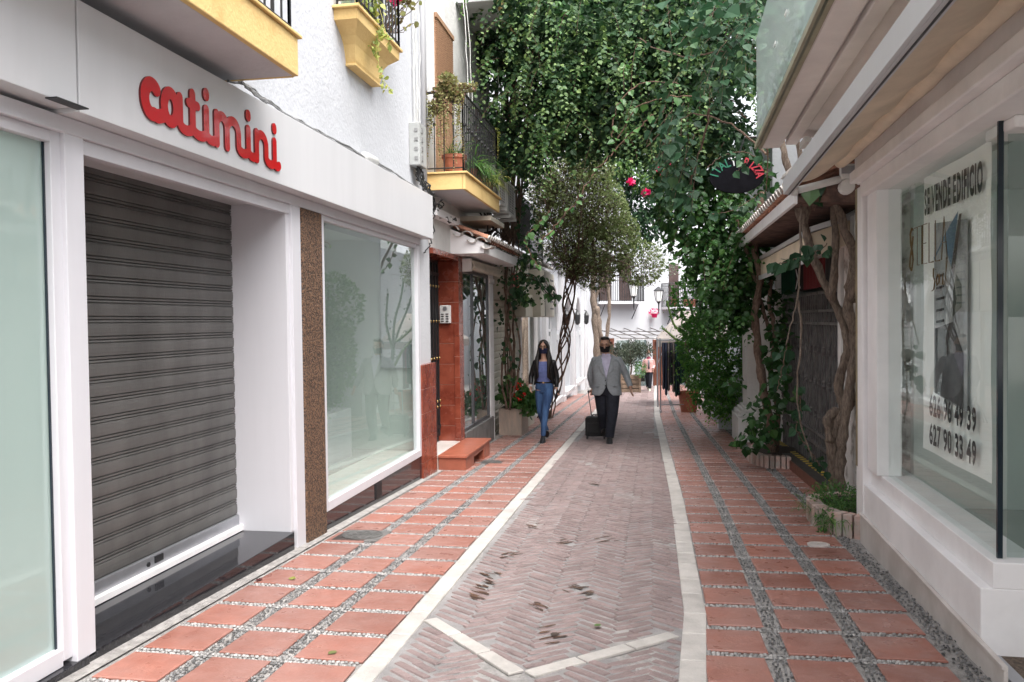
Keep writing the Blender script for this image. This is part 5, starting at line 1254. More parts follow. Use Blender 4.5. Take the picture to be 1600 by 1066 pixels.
# --- finer leaved shrub hanging beyond the pilaster
t = thing('shrub', 'bright green small leaved shrub bulging over the street beyond the white pilaster', 'shrub', (1.3, 17, gz(17)))
f = MB(); br = MB()
blobs = [(1100, 470, 46), (1098, 520, 26), (1110, 540, 46), (1082, 555, 18), (1090, 520, 20), (1106, 575, 32), (1130, 590, 34), (1115, 620, 24), (1085, 590, 14), (1140, 560, 30), (1135, 500, 40), (1098, 615, 14), (1104, 440, 26), (1135, 640, 12), (1128, 625, 16)]
for px, py, r in blobs:
    rr = r/FPX*17
    for k in range(int(r*r*.9)):
        pass
    leafball(f, atY(px, py, 16.4+random.uniform(-.3, .4)), (rr, rr*.9, rr), int(rr*rr*2600)+90, .082, 'oval', .8, .1, .5)
for k in range(330):
    px, py, r = random.choice(blobs); a = random.uniform(0, 6.28)
    shoot(f, br if k % 4 == 0 else None, atY(px+r*.7*math.cos(a), py+r*.7*math.sin(a), 16.3), (math.cos(a), -.4, -math.sin(a)*.7), random.uniform(.15, .5), .045, .075, .8, 'oval', base=.6)
stem(br, [(1.6, 17.3, gz(17)), (1.5, 17.1, .4), (1.3, 16.9, 1.2), (1.2, 16.8, 2.2)], .05, .02)
br.build('trunk', M['bark'], t); f.build('foliage', M['leaf_bright'], t)
# --- potted euphorbia at the corner
PY = 21.3; pc = atY(1076, 645, PY); pc[2] = gz(PY)
t = thing('flower_pot', 'big round terracotta pot on the pavement beside the clothes rail', 'flower pot', pc)
b = MB(); b.lathe([(.19, 0), (.245, .40), (.25, .42), (.28, .43), (.285, .52), (.25, .53), (.24, .48), (.001, .47)], pc, 24); b.build('pot_body', M['terracotta'], t, smooth=False)
t = thing('potted_cactus', 'light green branching cactus growing from the big terracotta pot', 'cactus', pc+(0, 0, .47))
b = MB(); f = MB()
def cstem(pts, r_=.04):
    P = smoothp(P3(pts, 20.6), 4)
    b.tube([P[0]*.0+pc+(0, 0, .46)]+P if False else P, taper(len(P), r_, r_*.6), 6)
    n = len(P)*6; Q = np.repeat(np.array(P), 6, 0)+RG.normal(0, .035, (n, 3)); put_leaves(f, Q, RG.normal(size=(n, 3))+(0, 0, .6), .06, 'oval')
for pts in ([(1085, 600), (1090, 560), (1080, 520), (1062, 480), (1050, 450)], [(1085, 570), (1070, 545), (1050, 525), (1034, 512)], [(1088, 560), (1084, 500), (1072, 460), (1066, 430)], [(1082, 530), (1066, 520), (1052, 505), (1042, 470)], [(1086, 545), (1098, 500), (1094, 450)]):
    cstem(pts)
b.build('stem', M['leaf_light'], t); f.build('foliage', M['leaf_light'], t)
# --- brown twiggy tree with woven trunk
TC = atY(862, 560, 19); TC[2] = gz(19)
t = thing('tree', 'tree with woven thin dark trunks and a brown fine leaved crown over the woman', 'tree', (TC[0], 19, gz(19)))
b = MB()
for k in range(8):
    ph = k*.79+random.random(); fq = random.uniform(5, 11); P = []
    for i in range(15):
        u = i/14; c = atY(852+46*u+8*math.sin(u*4), 650-222*u, 19); c = c+(.15*math.sin(ph*2+u*fq*(1 if k % 2 else -1))*(1-.2*u)+random.gauss(0, .015), .13*math.cos(ph*2+u*fq*(1 if k % 2 else -1)), 0)
        if i == 0: c[2] = gz(19)
        P.append(c)
    b.tube(smoothp(P, 2), .017, 6)
top = atY(896, 428, 19)
crown = [(905, 300, 50), (880, 370, 46), (925, 275, 34), (925, 330, 50), (950, 395, 40), (905, 400, 44), (1000, 420, 34), (970, 372, 28), (870, 330, 36), (915, 262, 24), (850, 300, 30), (930, 430, 30), (945, 345, 36), (875, 275, 34), (850, 300, 26), (905, 245, 26), (850, 345, 22)]
for k in range(90):
    px, py, r = random.choice(crown); e = atY(px+random.uniform(-r, r), py+random.uniform(-r, r), 19+random.uniform(-.9, .9)); m_ = (top+e)/2+RG.normal(0, .22, 3)
    stem(b, [top+RG.normal(0, .08, 3), m_, e], .02 if k < 20 else .011, .003, 4, .03, 5)
b.build('trunk', M['twig'], t)
f1 = MB(); f2 = MB(); tw = MB()
for px, py, r in crown:
    rr = r/FPX*19; c = atY(px, py, 19)
    g_ = min(1, max(0, (px-890)/60.))          # greener and fuller to the right, brown twigs to the left
    leafball(f1, c, (rr, rr, rr), int(rr*rr*7000*(1.15-.5*g_)), .044, 'oval', .1, 0, .30)
    leafball(f2, c+(0, -.05, .12), (rr*1.05, rr, rr), int(rr*rr*5200*(.4+.8*g_)), .058, 'oval', .85, .2, .55)
    for k in range(int(rr*rr*260)):
        d = unit(RG.normal(size=3)); p = c+d*rr*random.uniform(.2, .9); tw.tube([p, p+d*.12+RG.normal(0, .05, 3), p+d*.26+RG.normal(0, .09, 3)], [.005, .004, .002], 3, cap=False)
tw.build('twigs', M['twig'], t); f1.build('inner_foliage', M['leaf_brown'], t); f2.build('outer_foliage', M['leaf_olivegreen'], t)
# --- grey trunk behind it
t = thing('tree', 'grey forked tree trunk before the far white house, behind the man', 'tree', (-1.8, 27, gz(27)))
b = MB()
for pts, r0, r1 in (([(936, 603), (934, 560), (930, 500), (926, 450), (928, 400), (925, 340)], .12, .07), ([(940, 603), (944, 560), (936, 510), (932, 480)], .10, .09), ([(944, 560), (950, 510), (952, 470), (946, 420), (950, 370)], .06, .04), ([(930, 470), (940, 440), (960, 400)], .05, .03)):
    stem(b, P3(pts, 27), r0, r1, 5, .01, 8)
b.build('trunk', M['bark_grey'], t, smooth=True)
f = MB()
for px, py, r in ((940, 420, 18), (935, 380, 30), (1000, 400, 26), (1030, 405, 22), (1040, 380, 18), (1045, 420, 14)):
    rr = r/FPX*27; leafball(f, atY(px, py, 27), (rr, rr, rr), int(rr*rr*1100), .07, 'oval', .2, 0, .6)
f.build('crown', M['leaf_olive'], t)
# --- bougainvillea beyond, with pink flowers
t = thing('bougainvillea', 'drooping blue green creeper with scattered pink flowers filling the gap under the vine curtain', 'vine', (.2, 23, gz(23)))
f = MB(); fl = MB(); f3 = MB()
for px, py, r in ((965, 262, 26), (1000, 275, 34), (1030, 262, 28), (1005, 315, 34), (1040, 300, 26), (985, 340, 30), (1015, 350, 26), (960, 300, 28), (1035, 335, 18), (1000, 375, 16), (1062, 285, 16), (975, 240, 30), (1040, 245, 24)):
    rr = r/FPX*22; c = atY(px, py, 22)
    leafball(f, c, (rr, rr, rr), int(rr*rr*1900), .12, 'oval', .3, -.8, .55)
    for k in range(8): shoot(f, None, c+RG.normal(0, rr*.5, 3)+(0, -.3, 0), (random.gauss(.4, .5), -.4, -.5), .5, .05, .10, 1.2, 'oval', base=.55)
for px, py in ((965, 262), (1000, 285), (985, 258)): leafball(f3, atY(px, py, 21.4), (.3, .2, .25), 110, .12, 'oval', .2, -.4, .7)
for px, py, r in ((1048, 296, .10), (1037, 279, .06), (1030, 268, .05), (1008, 300, .04), (1045, 262, .04), (985, 285, .03), (1160, 310, .05)): leafball(fl, atY(px, py, 21.2), (r, r, r), 26, .09, 'round', .2)
stem_b = MB(); stem(stem_b, [(2.8, 23, gz(23)), (2.5, 22.8, 2), (1.2, 22.5, 4.4), (0, 22, 5)], .06, .02); stem_b.build('trunk', M['bark'], t)
f.build('foliage', M['leaf_blue'], t); f3.build('young_leaves', M['leaf_light'], t); fl.build('flowers', M['pink'], t)
# light foliage against the sky in the gap
t = thing('tree', 'pale leaved tree seen against the white sky above the far street', 'tree', (.6, 44, gz(44)))
f = MB(); b = MB()
for px, py, r in ((1010, 400, 16), (1025, 385, 18), (1010, 430, 14), (1045, 400, 16), (1062, 385, 16), (1030, 440, 12), (1055, 430, 16), (1075, 420, 18), (1080, 395, 14), (1060, 350, 12), (1070, 450, 16)):
    rr = r/FPX*42; leafball(f, atY(px, py, 42), (rr, rr, rr), int(rr*rr*170), .15, 'oval', .2, 0, .8)
stem(b, [(1.2, 42, gz(42)), (1.25, 42, 2), (1.1, 42, 5)], .12, .05); b.build('trunk', M['bark'], t); f.build('crown', M['leaf_olive'], t)
# --- potted small trees in wooden crates
def crate_tree(px, Y, lab, h=1.5, m='leaf_grey'):
    p = atY(px, 600, Y); p[2] = gz(Y)
    t = thing('wooden_planter', 'wooden crate planter '+lab, 'planter', p, 'wooden crate planters before the far house')
    b = MB()
    for k in range(4): b.box(p[0]-.38, p[0]+.38, p[1]-.4, p[1]+.4, p[2]+.03+k*.16, p[2]+.16+k*.16)
    for sx in (-1, 1): b.box(p[0]+sx*.36-.04, p[0]+sx*.36+.04, p[1]-.43, p[1]-.402, p[2], p[2]+.68)
    b.build('slats', mat('cratewood', (.24, .17, .12), .85, 6, .2), t)
    t = thing('olive_tree', 'small grey green olive tree growing in the crate planter '+lab, 'olive tree', p+(0, 0, .6), 'olive trees in crate planters')
    b = MB(); stem(b, [p+(0, 0, .6), p+(.05, 0, 1.0), p+(-.05, 0, 1.4)], .035, .02)
    for k in range(8): stem(b, [p+(0, 0, 1.1), p+(random.gauss(0, .3), random.gauss(0, .2), 1.6)], .015, .005)
    b.build('trunk', M['bark_grey'], t); f = MB()
    for k in range(7): leafball(f, p+(random.gauss(0, .35), random.gauss(0, .2), 1.15+random.random()*.6), (.38, .3, .30), 330, .075, 'oval', .2, .3)
    f.build('crown', M[m], t)
crate_tree(985, 31.5, 'nearest the woman in pink'); crate_tree(962, 33.2, 'further left, behind the man')
t = thing('shrub', 'small yellow green shrub low beside the crate planters', 'shrub', atY(1001, 590, 30.9)); f = MB(); leafball(f, atY(1001, 578, 30.9), (.25, .25, .3), 420, .06, 'oval', .2, .3); f.build('foliage', M['leaf_light'], t)
hang_pot(3.1, .25, 1.75, 'pink flower pot hanging on the far wall left of the terracotta balcony'); hang_pot(4.75, .2, 1.55, 'pink flower pot hanging on the far wall by the tent top')
for k, (u, n_) in enumerate(((4.0, .45), (4.6, .45), (5.0, .4))):
    p = np.array(fp(u, n_, 2.05)); t = thing('flower_pot', 'small terracotta pot on the far balcony, '+('left', 'middle', 'right')[k]+' one of three', 'flower pot', p, 'terracotta pots on the far balcony'); b = MB(); b.lathe([(.1, 0), (.15, .3), (.17, .3), (.17, .34)], p, 12); b.build('pot_body', M['terracotta'], t)
# --- left planter with red geraniums
p = (-2.60, 15.2, gz(15.2))
t = thing('concrete_planter', 'weathered square pinkish stone planter at the foot of the vine stems behind the woman', 'planter', p)
b = MB(); b.box(-2.83, -2.40, 14.95, 15.75, gz(15.3)-.05, gz(15.3)+.52); b.build('box', mat('planterstone', (.48, .36, .29), .9, 5, .2, .4, 30, col2=(.34, .29, .25), stretch=(3, 3, .6)), t, bevel=.012)
b = MB(); b.box(-2.80, -2.43, 14.98, 15.72, gz(15.3)+.5, gz(15.3)+.525); b.build('soil', M['soil'], t)
t = thing('geranium', 'bushy geranium with red flower heads in the square stone planter', 'geranium', (-2.6, 15.1, 0))
f = MB(); fl = MB(); leafball(f, (-2.56, 15.1, .15), (.30, .3, .28), 420, .085, 'round', .2, .3); leafball(f, (-2.28, 15.0, .02), (.2, .2, .22), 220, .085, 'round', .2, .1)
for px, py in ((812, 600), (806, 607), (818, 618), (811, 624), (803, 618)): leafball(fl, atY(px, py, 14.8), (.035, .035, .03), 12, .035, 'round', .2)
f.build('foliage', M['leaf_light'], t); fl.build('flowers', M['redflower'], t)
t = thing('climbing_vine', 'thin pale stems with scattered leaves on the wall above the square stone planter', 'vine', (-2.7, 14.9, 0))
b = MB(); f = MB()
for pts in ([(792, 640), (784, 590), (788, 540), (795, 490), (788, 440), (795, 400)], [(797, 640), (800, 560), (792, 510), (800, 450), (806, 410)], [(800, 620), (812, 570), (812, 530), (803, 490)]):
    stem(b, P3(pts, 14.7), .022, .016, 5, .006, 6)
for k in range(90):
    px, py = random.uniform(780, 812), random.uniform(430, 600); put_leaves(f, [atY(px, py, 14.6)+RG.normal(0, .04, 3)], [RG.normal(size=3)*.5+(0, -.2, -.7)], .085, 'heart')
for pts in ([(835, 400), (815, 420), (812, 450), (820, 470)], [(820, 430), (850, 440), (868, 470)], [(800, 440), (820, 460), (830, 470)]):
    P = smoothp(P3(pts, 14.2), 8, .01); b.tube(P, .006, 4); Q = np.repeat(np.array(P), 3, 0); put_leaves(f, Q+RG.normal(0, .05, Q.shape), RG.normal(size=Q.shape)*.5+(0, -.2, -.7), .10, 'heart')
b.build('stem', M['bark'], t, smooth=True); f.build('foliage', M['leaf'], t)
# --- balcony plants
def small_pot(x, y, z, r, lab, box=False):
    t = thing('flower_pot', lab, 'flower pot', (x, y, z)); b = MB()
    if box: b.lathe([(r*.72, 0), (r*.95, r*1.3), (r*1.05, r*1.32), (r*1.08, r*1.6), (r, r*1.6), (r*.9, r*1.4)], (x, y, z), 20)
    b.build('pot_body', M['terracotta'], t); return t
small_pot(-2.50, 10.38, 3.42, .155, 'orange terracotta pot behind the balcony bars near the grey meter box', True)
t = thing('grass_plant', 'spiky green grass plant in the orange pot on the plant balcony', 'plant', (-2.5, 10.38, 3.6)); b = MB(); blades(b, (-2.50, 10.38, 3.62), .04, 70, .42, .007, 1, .9, .9); b.build('foliage', M['leaf_light'], t)
for k, (y, lab) in enumerate(((11.0, 'striped spider plant arching through the middle of the balcony bars'), (11.55, 'second striped spider plant pouring over the yellow balcony edge'), (12.15, 'striped spider plant at the far corner of the yellow balcony'))):
    t = thing('spider_plant', lab, 'plant', (-2.4, y, 3.5), 'spider plants on the balcony'); b = MB(); b.lathe([(.08, 0), (.12, .18)], (-2.45, y, 3.42), 14); b.build('pot', M['terracotta'], t)
    b = MB(); blades(b, (-2.42, y, 3.62), .05, 120, .55, .009, .9, 1.3, 1.9); b.build('foliage', M['leaf_yellow'] if k == 2 else M['leaf_light'], t)
t = thing('trailing_succulent', 'bronze and green trailing succulent spilling over the near corner of the plant balcony', 'plant', (-2.4, 10.14, 4.4))
f = MB(); tw = MB()
for px, py, r, n in ((700, 128, 15, 420), (690, 145, 12, 260), (712, 150, 12, 260), (683, 168, 10, 160), (722, 140, 10, 120), (737, 136, 7, 60)):
    rr = r/FPX*10.2; leafball(f, atY(px, py, 10.15), (rr, rr, rr), n, .034, 'round', .2, .2)
for k in range(26):
    px = random.choice([672, 680, 690, 694, 712, 716, 720]); shoot(f, tw, atY(px+random.gauss(0, 3), random.uniform(140, 165), 10.05), (random.gauss(0, .1), 0, -1), random.uniform(.25, .85), .017, .03, .3, 'round', wig=.2, base=.5)
f.build('foliage', M['leaf_succ'], t); tw.build('stem', M['twig'], t)
t = thing('trailing_succulent', 'yellow green trailing plant at the far corner of the plant balcony', 'plant', (-2.3, 12.5, 4.3)); f = MB()
for k in range(12): shoot(f, None, atY(775+random.gauss(0, 3), random.uniform(196, 210), 12.45), (0, 0, -1), random.uniform(.3, .55), .02, .045, .3, 'round', base=.6)
f.build('foliage', M['leaf_yellow'], t)
t = thing('trailing_vine', 'yellow variegated vine trailing over the yellow corbelled window balcony', 'plant', (-2.5, 7.8, 4.6)); f = MB(); tw = MB()
for pts in ([(572, -10), (575, 30), (578, 60), (583, 75)], [(583, -5), (587, 50), (590, 90), (596, 118), (604, 132), (609, 138)], [(566, 0), (570, 20), (574, 45)], [(590, 0), (600, 40), (606, 62), (611, 70)], [(577, 10), (585, 20), (592, 45), (600, 58)]):
    P = smoothp(P3(pts, 7.7), 6, .004); tw.tube(P, .003, 4); Q = np.array(P)[::1]; put_leaves(f, Q+RG.normal(0, .02, Q.shape), RG.normal(size=Q.shape)*.5+(0, -.3, -.6), .055, 'heart')
leafball(f, atY(575, 2, 7.6), (.14, .1, .1), 70, .055, 'heart', .2); f.build('foliage', M['leaf_yellow'], t); tw.build('stem', M['leaf_yellow'], t)
t = thing('geranium', 'leggy geranium with reddish leaves and a pink flower on the window balcony', 'geranium', (-2.5, 8.6, 4.6)); f = MB(); tw = MB(); fl = MB()
for k in range(22):
    e = (random.uniform(600, 655), random.uniform(-20, 45)); s0 = (606+random.uniform(-8, 8), 50)
    P = smoothp(P3([s0, ((s0[0]+e[0])/2+random.gauss(0, 5), (s0[1]+e[1])/2+8), e], 8.5), 4, .006); tw.tube(P, .004, 4); put_leaves(f, np.array(P[-3:])+RG.normal(0, .02, (3, 3)), RG.normal(size=(3, 3)), .05, 'round')
leafball(fl, atY(618, 2, 8.4), (.04, .04, .04), 26, .04, 'round', .2); leafball(f, atY(625, -8, 8.5), (.15, .1, .1), 90, .05, 'round', .2)
f.build('foliage', M['leaf_succ'], t); tw.build('stem', M['twig'], t); fl.build('flowers', M['pink'], t)
# ---------------------------------------------------------------- people
def fuse(b, name, m, parent, vox=.008, sm=4, fac=.5):
    me = b.mesh('tmp', m); q_ = bmesh.new(); q_.from_mesh(me); bmesh.ops.remove_doubles(q_, verts=q_.verts, dist=1e-5); bmesh.ops.recalc_face_normals(q_, faces=q_.faces); q_.to_mesh(me); q_.free(); o = bpy.data.objects.new('tmp', me); COL.objects.link(o)
    r = o.modifiers.new('r', 'REMESH'); r.mode = 'VOXEL'; r.voxel_size = vox
    s_ = o.modifiers.new('s', 'SMOOTH'); s_.factor = fac; s_.iterations = sm
    bpy.context.view_layer.update(); dg = bpy.context.evaluated_depsgraph_get()
    me2 = bpy.data.meshes.new_from_object(o.evaluated_get(dg)); bpy.data.objects.remove(o); bpy.data.meshes.remove(me)
    me2.materials.clear(); me2.materials.append(m); me2.name = name
    for p in me2.polygons: p.use_smooth = True
    q = bpy.data.objects.new(name, me2); COL.objects.link(q); q.parent = parent; return q
def loft(b, rings, n=20):      # rings: (x, y, z, rx, ry)
    V = []; F = []; m_ = len(rings)
    for x, y, z, rx, ry in rings:
        for k in range(n): a = 2*math.pi*k/n; V.append((x+rx*math.cos(a), y+ry*math.sin(a), z))
    for i in range(m_-1):
        for k in range(n): F.append((i*n+k, i*n+(k+1) % n, (i+1)*n+(k+1) % n, (i+1)*n+k))
    F.append(tuple(range(n))[::-1]); F.append(tuple(range((m_-1)*n, m_*n))); b.add(V, F)
def ell(b, c, r, n=12):
    V = []; F = []
    for i in range(n+1):
        t_ = math.pi*i/n
        for k in range(n): a = 2*math.pi*k/n; V.append((c[0]+r[0]*math.sin(t_)*math.cos(a), c[1]+r[1]*math.sin(t_)*math.sin(a), c[2]+r[2]*math.cos(t_)))
    for i in range(n):
        for k in range(n): F.append(((i+1)*n+k, (i+1)*n+(k+1) % n, i*n+(k+1) % n, i*n+k))
    b.add(V, F)
def limb(b, P, r, n=12): b.tube(P, r, n)
def hand(b, w_, d, across, curl=.5, s_=1.):
    w_ = np.array(w_, float); d = unit(np.array(d, float)); a = unit(np.array(across, float)-d*(np.array(across, float)@d)); nrm = np.cross(a, d)
    b.tube([w_-d*.02, w_+d*.03*s_, w_+d*.085*s_], [.024*s_, .034*s_, .033*s_], 10, flat=.55)
    for i, (off, L_) in enumerate(((-.027, .066), (-.009, .076), (.009, .072), (.026, .056))):
        p = w_+d*.085*s_+a*off*s_; q = p+d*L_*.42*s_+nrm*curl*.014; r_ = q+d*L_*.34*s_*(1-curl*.5)+nrm*curl*.026; t_ = r_+d*L_*.26*s_*(1-curl)+nrm*curl*.024
        b.tube([p-d*.02, q, r_, t_], [.0095*s_, .009*s_, .0085*s_, .0065*s_], 8)
    p = w_+d*.03*s_-a*.028*s_; b.tube([p, p-a*.022*s_+d*.028*s_+nrm*.01, p-a*.026*s_+d*.06*s_+nrm*.02], [.012*s_, .0105*s_, .008*s_], 8)
def head(b, c, s_=1., yaw=0., nod=0.):      # c: centre of the head, facing -Y
    c = np.array(c, float); H = MB()
    ell(H, (0, .012, .03), (.074, .092, .088)); ell(H, (0, -.018, -.035), (.060, .070, .072)); ell(H, (0, -.045, -.078), (.034, .036, .030))
    H.tube([(0, -.085, .02), (0, -.105, -.018), (0, -.098, -.030)], [.009, .015, .012], 8)
    for sx in (-1, 1): ell(H, (sx*.076, .012, -.005), (.010, .02, .032)); ell(H, (sx*.03, -.078, .035), (.026, .012, .008))
    ell(H, (0, -.086, -.052), (.024, .01, .006)); ell(H, (0, -.084, -.064), (.020, .01, .007))
    V = np.concatenate(H.V)*s_; cy, sy = math.cos(yaw), math.sin(yaw); cn, sn = math.cos(nod), math.sin(nod)
    V = V@np.array([[1, 0, 0], [0, cn, -sn], [0, sn, cn]]).T; V = V@np.array([[cy, -sy, 0], [sy, cy, 0], [0, 0, 1]]).T
    b.add(V+c, H.F); return lambda p: (np.array(p)*s_)@np.array([[1, 0, 0], [0, cn, -sn], [0, sn, cn]]).T@np.array([[cy, -sy, 0], [sy, cy, 0], [0, 0, 1]]).T+c
def add_eyes(hf, P, hair):
    b = MB()
    for sx in (-1, 1): ell(b, hf((sx*.030, -.081, .018)), (.011, .006, .006), 8)
    o = b.build('eye', M['ink'], P, local=True)
    b = MB()
    for sx in (-1, 1): b.tube([hf((sx*.016, -.089, .038)), hf((sx*.034, -.086, .043)), hf((sx*.05, -.072, .036))], .0045, 5)
    b.build('eyebrow', hair, P, local=True)
def mask(hf, P, m):
    def g(u, v):
        a = (u-.5)*2.5; z = -.005-.095*v; r_ = .094-.022*v-.012*abs(a)/1.25; return hf((math.sin(a)*(.086-.018*v), -.006-math.cos(a)*r_-.016*(1-abs(v-.35)*1.6)*math.cos(a)**4, z))
    b = MB(); b.grid(g, 18, 8); o = b.build('face_mask', m, P, local=True, smooth=True)
    b = MB()
    for sx in (-1, 1): b.tube([hf((sx*.07, -.035, -.02)), hf((sx*.083, .01, .012))], .0025, 4)
    b.build('mask_strap', m, P, local=True)
def shoe(b, p, yaw=0., L_=.27, pitch=0.):
    p = np.array(p, float); S_ = MB()
    loft(S_, [(0, -.10, 0, .043, .135), (0, -.10, .022, .047, .14), (0, -.09, .05, .042, .12), (0, -.05, .08, .034, .075), (0, -.01, .11, .034, .045)], 16)
    V = np.concatenate(S_.V)*L_/.27; cy, sy = math.cos(yaw), math.sin(yaw); cp, sp = math.cos(pitch), math.sin(pitch)
    V = V@np.array([[1, 0, 0], [0, cp, -sp], [0, sp, cp]]).T@np.array([[cy, -sy, 0], [sy, cy, 0], [0, 0, 1]]).T; b.add(V+p, S_.F)
M['skin'] = mat('skin', (.50, .29, .21), .55, 9, .06); M['skin_tan'] = mat('skin_tan', (.47, .27, .19), .55, 9, .06)
M['hair'] = mat('hair', (.018, .012, .009), .45, 60, .3, .4, 120, stretch=(1, 1, .1)); M['hair_red'] = mat('hair_red', (.16, .05, .02), .6, 40, .3)
M['blazer'] = mat('blazer', (.28, .30, .32), .9, 30, .07, .25, 220); M['shirt'] = mat('shirt', (.50, .47, .60), .85, 20, .06, .1, 60)
M['trouser'] = mat('trouser', (.012, .014, .025), .85, 14, .2, .2, 40); M['jeans'] = mat('jeans', (.05, .11, .24), .9, 5, .3, .25, 120, col2=(.02, .05, .13), stretch=(1.6, 1.6, .5), thr=(.4, .6))
M['leather'] = mat('leather', (.012, .011, .012), .38, 14, .2, .3, 30); M['top_blue'] = mat('top_blue', (.13, .16, .36), .9, 20, .1, .2, 100)
M['mask_navy'] = mat('mask_navy', (.012, .014, .05), .8, 10, .1); M['mask_black'] = mat('mask_black', (.008, .008, .01), .8, 10, .1); M['shoe'] = mat('shoe', (.012, .012, .014), .5, 10, .1)
M['pinkcoat'] = mat('pinkcoat', (.62, .36, .34), .85, 10, .1, .3, 20); M['suitcase'] = mat('suitcase', (.01, .01, .011), .65, 20, .2, .3, 90)
def jacket(P, rings, gap, m, name, cx=0., th=.008, lap=None, nz=30):
    zs = [r_[0] for r_ in rings]; rx = [r_[1] for r_ in rings]; ry = [r_[2] for r_ in rings]; cy = [r_[3] for r_ in rings]; gz_ = [g[0] for g in gap]; gg = [g[1] for g in gap]
    def pt(a, z, ex=0.):
        X = np.interp(z, zs, rx)+ex; Y = np.interp(z, zs, ry)+ex
        wr = 1+.018*math.sin(a*5+z*17)+.012*math.sin(a*3-z*31)
        c_, s_ = math.sin(a), -math.cos(a); q = (abs(c_)**2.4+abs(s_)**2.4)**(-1/2.4)
        return (cx+X*c_*q*wr, np.interp(z, zs, cy)+Y*s_*q*wr, z)
    z0, z1 = zs[0], zs[-1]
    def f(u, v):
        z = z0+(z1-z0)*v; g = np.interp(z, gz_, gg); a = g+(2*math.pi-2*g)*u
        zz = z-(.045*math.exp(-((min(u, 1-u))/.10)**2) if v == 0 else 0)*0
        return pt(a, z)
    b = MB(); b.grid(f, 44, nz); o = b.build(name, m, P, local=True, smooth=True)
    s_ = o.modifiers.new('s', 'SOLIDIFY'); s_.thickness = th; s_.offset = 1
    if lap:
        b = MB()
        for sg in (-1, 1):
            def l(u, v, sg=sg):
                z = lap[0]+(lap[1]-lap[0])*v; g = np.interp(z, gz_, gg); wd = lap[2]*math.sin(min(1, v*1.6+.05)*math.pi/2)*(1.0 if v < .72 else .62 if v < .78 else 1.0)
                a = g+u*wd/np.interp(z, zs, rx); return pt(sg*a, z, .014-.005*u)
            b.grid(l, 4, 22)
        q = b.build('lapel', m, P, local=True, smooth=True); k = q.modifiers.new('s', 'SOLIDIFY'); k.thickness = .005
    return o
def stand(px, py, zlift=0.):
    d = CAMR@_cd(px, py); t_ = CH/(-(d[2]+SLOPE*d[1])); return CAM+t_*d
# ---- the man
c = stand(949, 691); c[2] = gz(c[1])+.012
Pm = thing('person', 'man in grey blazer, lilac shirt and black mask pulling a black trolley case', 'person', c)
hp = {'rs': (-.205, .02, 1.40), 're': (-.285, .10, 1.12), 'rw': (-.262, .20, .895), 'ls': (.205, .0, 1.40), 'le': (.325, .03, 1.13), 'lw': (.405, -.08, .925)}
K = {'rh': (-.10, .02, .92), 'rk': (-.085, .05, .50), 'ra': (-.065, .26, .13), 'lh': (.10, 0, .92), 'lk': (.095, -.12, .50), 'la': (.04, -.10, .09)}
b = MB()
loft(b, [(0, .01, .86, .16, .11), (0, .01, 1.0, .165, .12), (0, .0, 1.15, .165, .12), (0, 0, 1.3, .18, .115), (0, .01, 1.40, .17, .09), (-.005, .01, 1.45, .08, .07)])
limb(b, [(-.005, .01, 1.42), (-.012, -.005, 1.50), (-.02, -.015, 1.57)], [.066, .060, .06])
hf = head(b, (-.025, -.02, 1.645), 1.12, 0, .16)
for k in ('r', 'l'):
    limb(b, [hp[k+'s'], hp[k+'e'], hp[k+'w']], [.05, .042, .028]); limb(b, [K[k+'h'], K[k+'k'], K[k+'a']], [.085, .058, .042])
hand(b, hp['rw'], (.02, .12, -1), (.9, .4, 0), .95, 1.02); hand(b, hp['lw'], (.16, -.25, -1), (.2, -.9, 0), .45, 1.02)
fuse(b, 'body', M['skin_tan'], Pm, .006, 3)
b = MB(); loft(b, [(0, .0, .96, .165, .13), (0, .0, 1.0, .175, .14), (0, -.01, 1.15, .185, .145), (0, 0, 1.3, .19, .135), (0, .01, 1.40, .17, .105), (-.005, .01, 1.455, .085, .078), (-.008, .0, 1.49, .072, .068)]); fuse(b, 'shirt', M['shirt'], Pm, .008, 3)
b = MB()
for sx in (-1, 1): b.add([(sx*.004-.008, -.085, 1.435), (sx*.055-.008, -.088, 1.43), (sx*.062-.01, -.045, 1.50), (sx*.015-.01, -.075, 1.50)], [(0, 1, 2, 3) if sx > 0 else (3, 2, 1, 0)])
o = b.build('collar', M['shirt'], Pm, local=True); so = o.modifiers.new('s', 'SOLIDIFY'); so.thickness = .006
b = MB()
for z in (1.12, 1.20, 1.28, 1.36): b.lathe([(.006, -.002), (.006, .002)], (0, 0, 0), 6); b.V[-1] = np.array([(p[0], -.148+.018*(z-1.12)/.24*2+p[2], z+p[1]) for p in b.V[-1]])
b.build('shirt_button', M['panel'], Pm, local=True)
b = MB()
limb(b, [(-.095, .01, .94), (-.10, .02, .80), K['rk'], (-.075, .18, .28), (-.065, .26, .12)], [.12, .122, .094, .08, .075]); limb(b, [(.095, 0, .94), (.10, -.03, .80), K['lk'], (.065, -.13, .28), (.04, -.11, .09)], [.12, .124, .096, .084, .078])
loft(b, [(0, 0, .80, .14, .12), (0, 0, .9, .19, .145), (0, 0, 1.03, .192, .153)]); fuse(b, 'trousers', M['trouser'], Pm, .008, 4)
b = MB(); shoe(b, (-.065, .24, .055), .05, .31, -.5); shoe(b, (.04, -.07, .0), .05, .33, .12); fuse(b, 'shoes', M['shoe'], Pm, .006, 2)
R_ = [(.795, .245, .175, .01), (.90, .238, .17, .01), (1.0, .228, .165, .0), (1.1, .222, .165, -.01), (1.2, .228, .162, 0), (1.32, .238, .15, .005), (1.39, .215, .13, .015), (1.435, .165, .108, .02), (1.47, .095, .085, .02)]
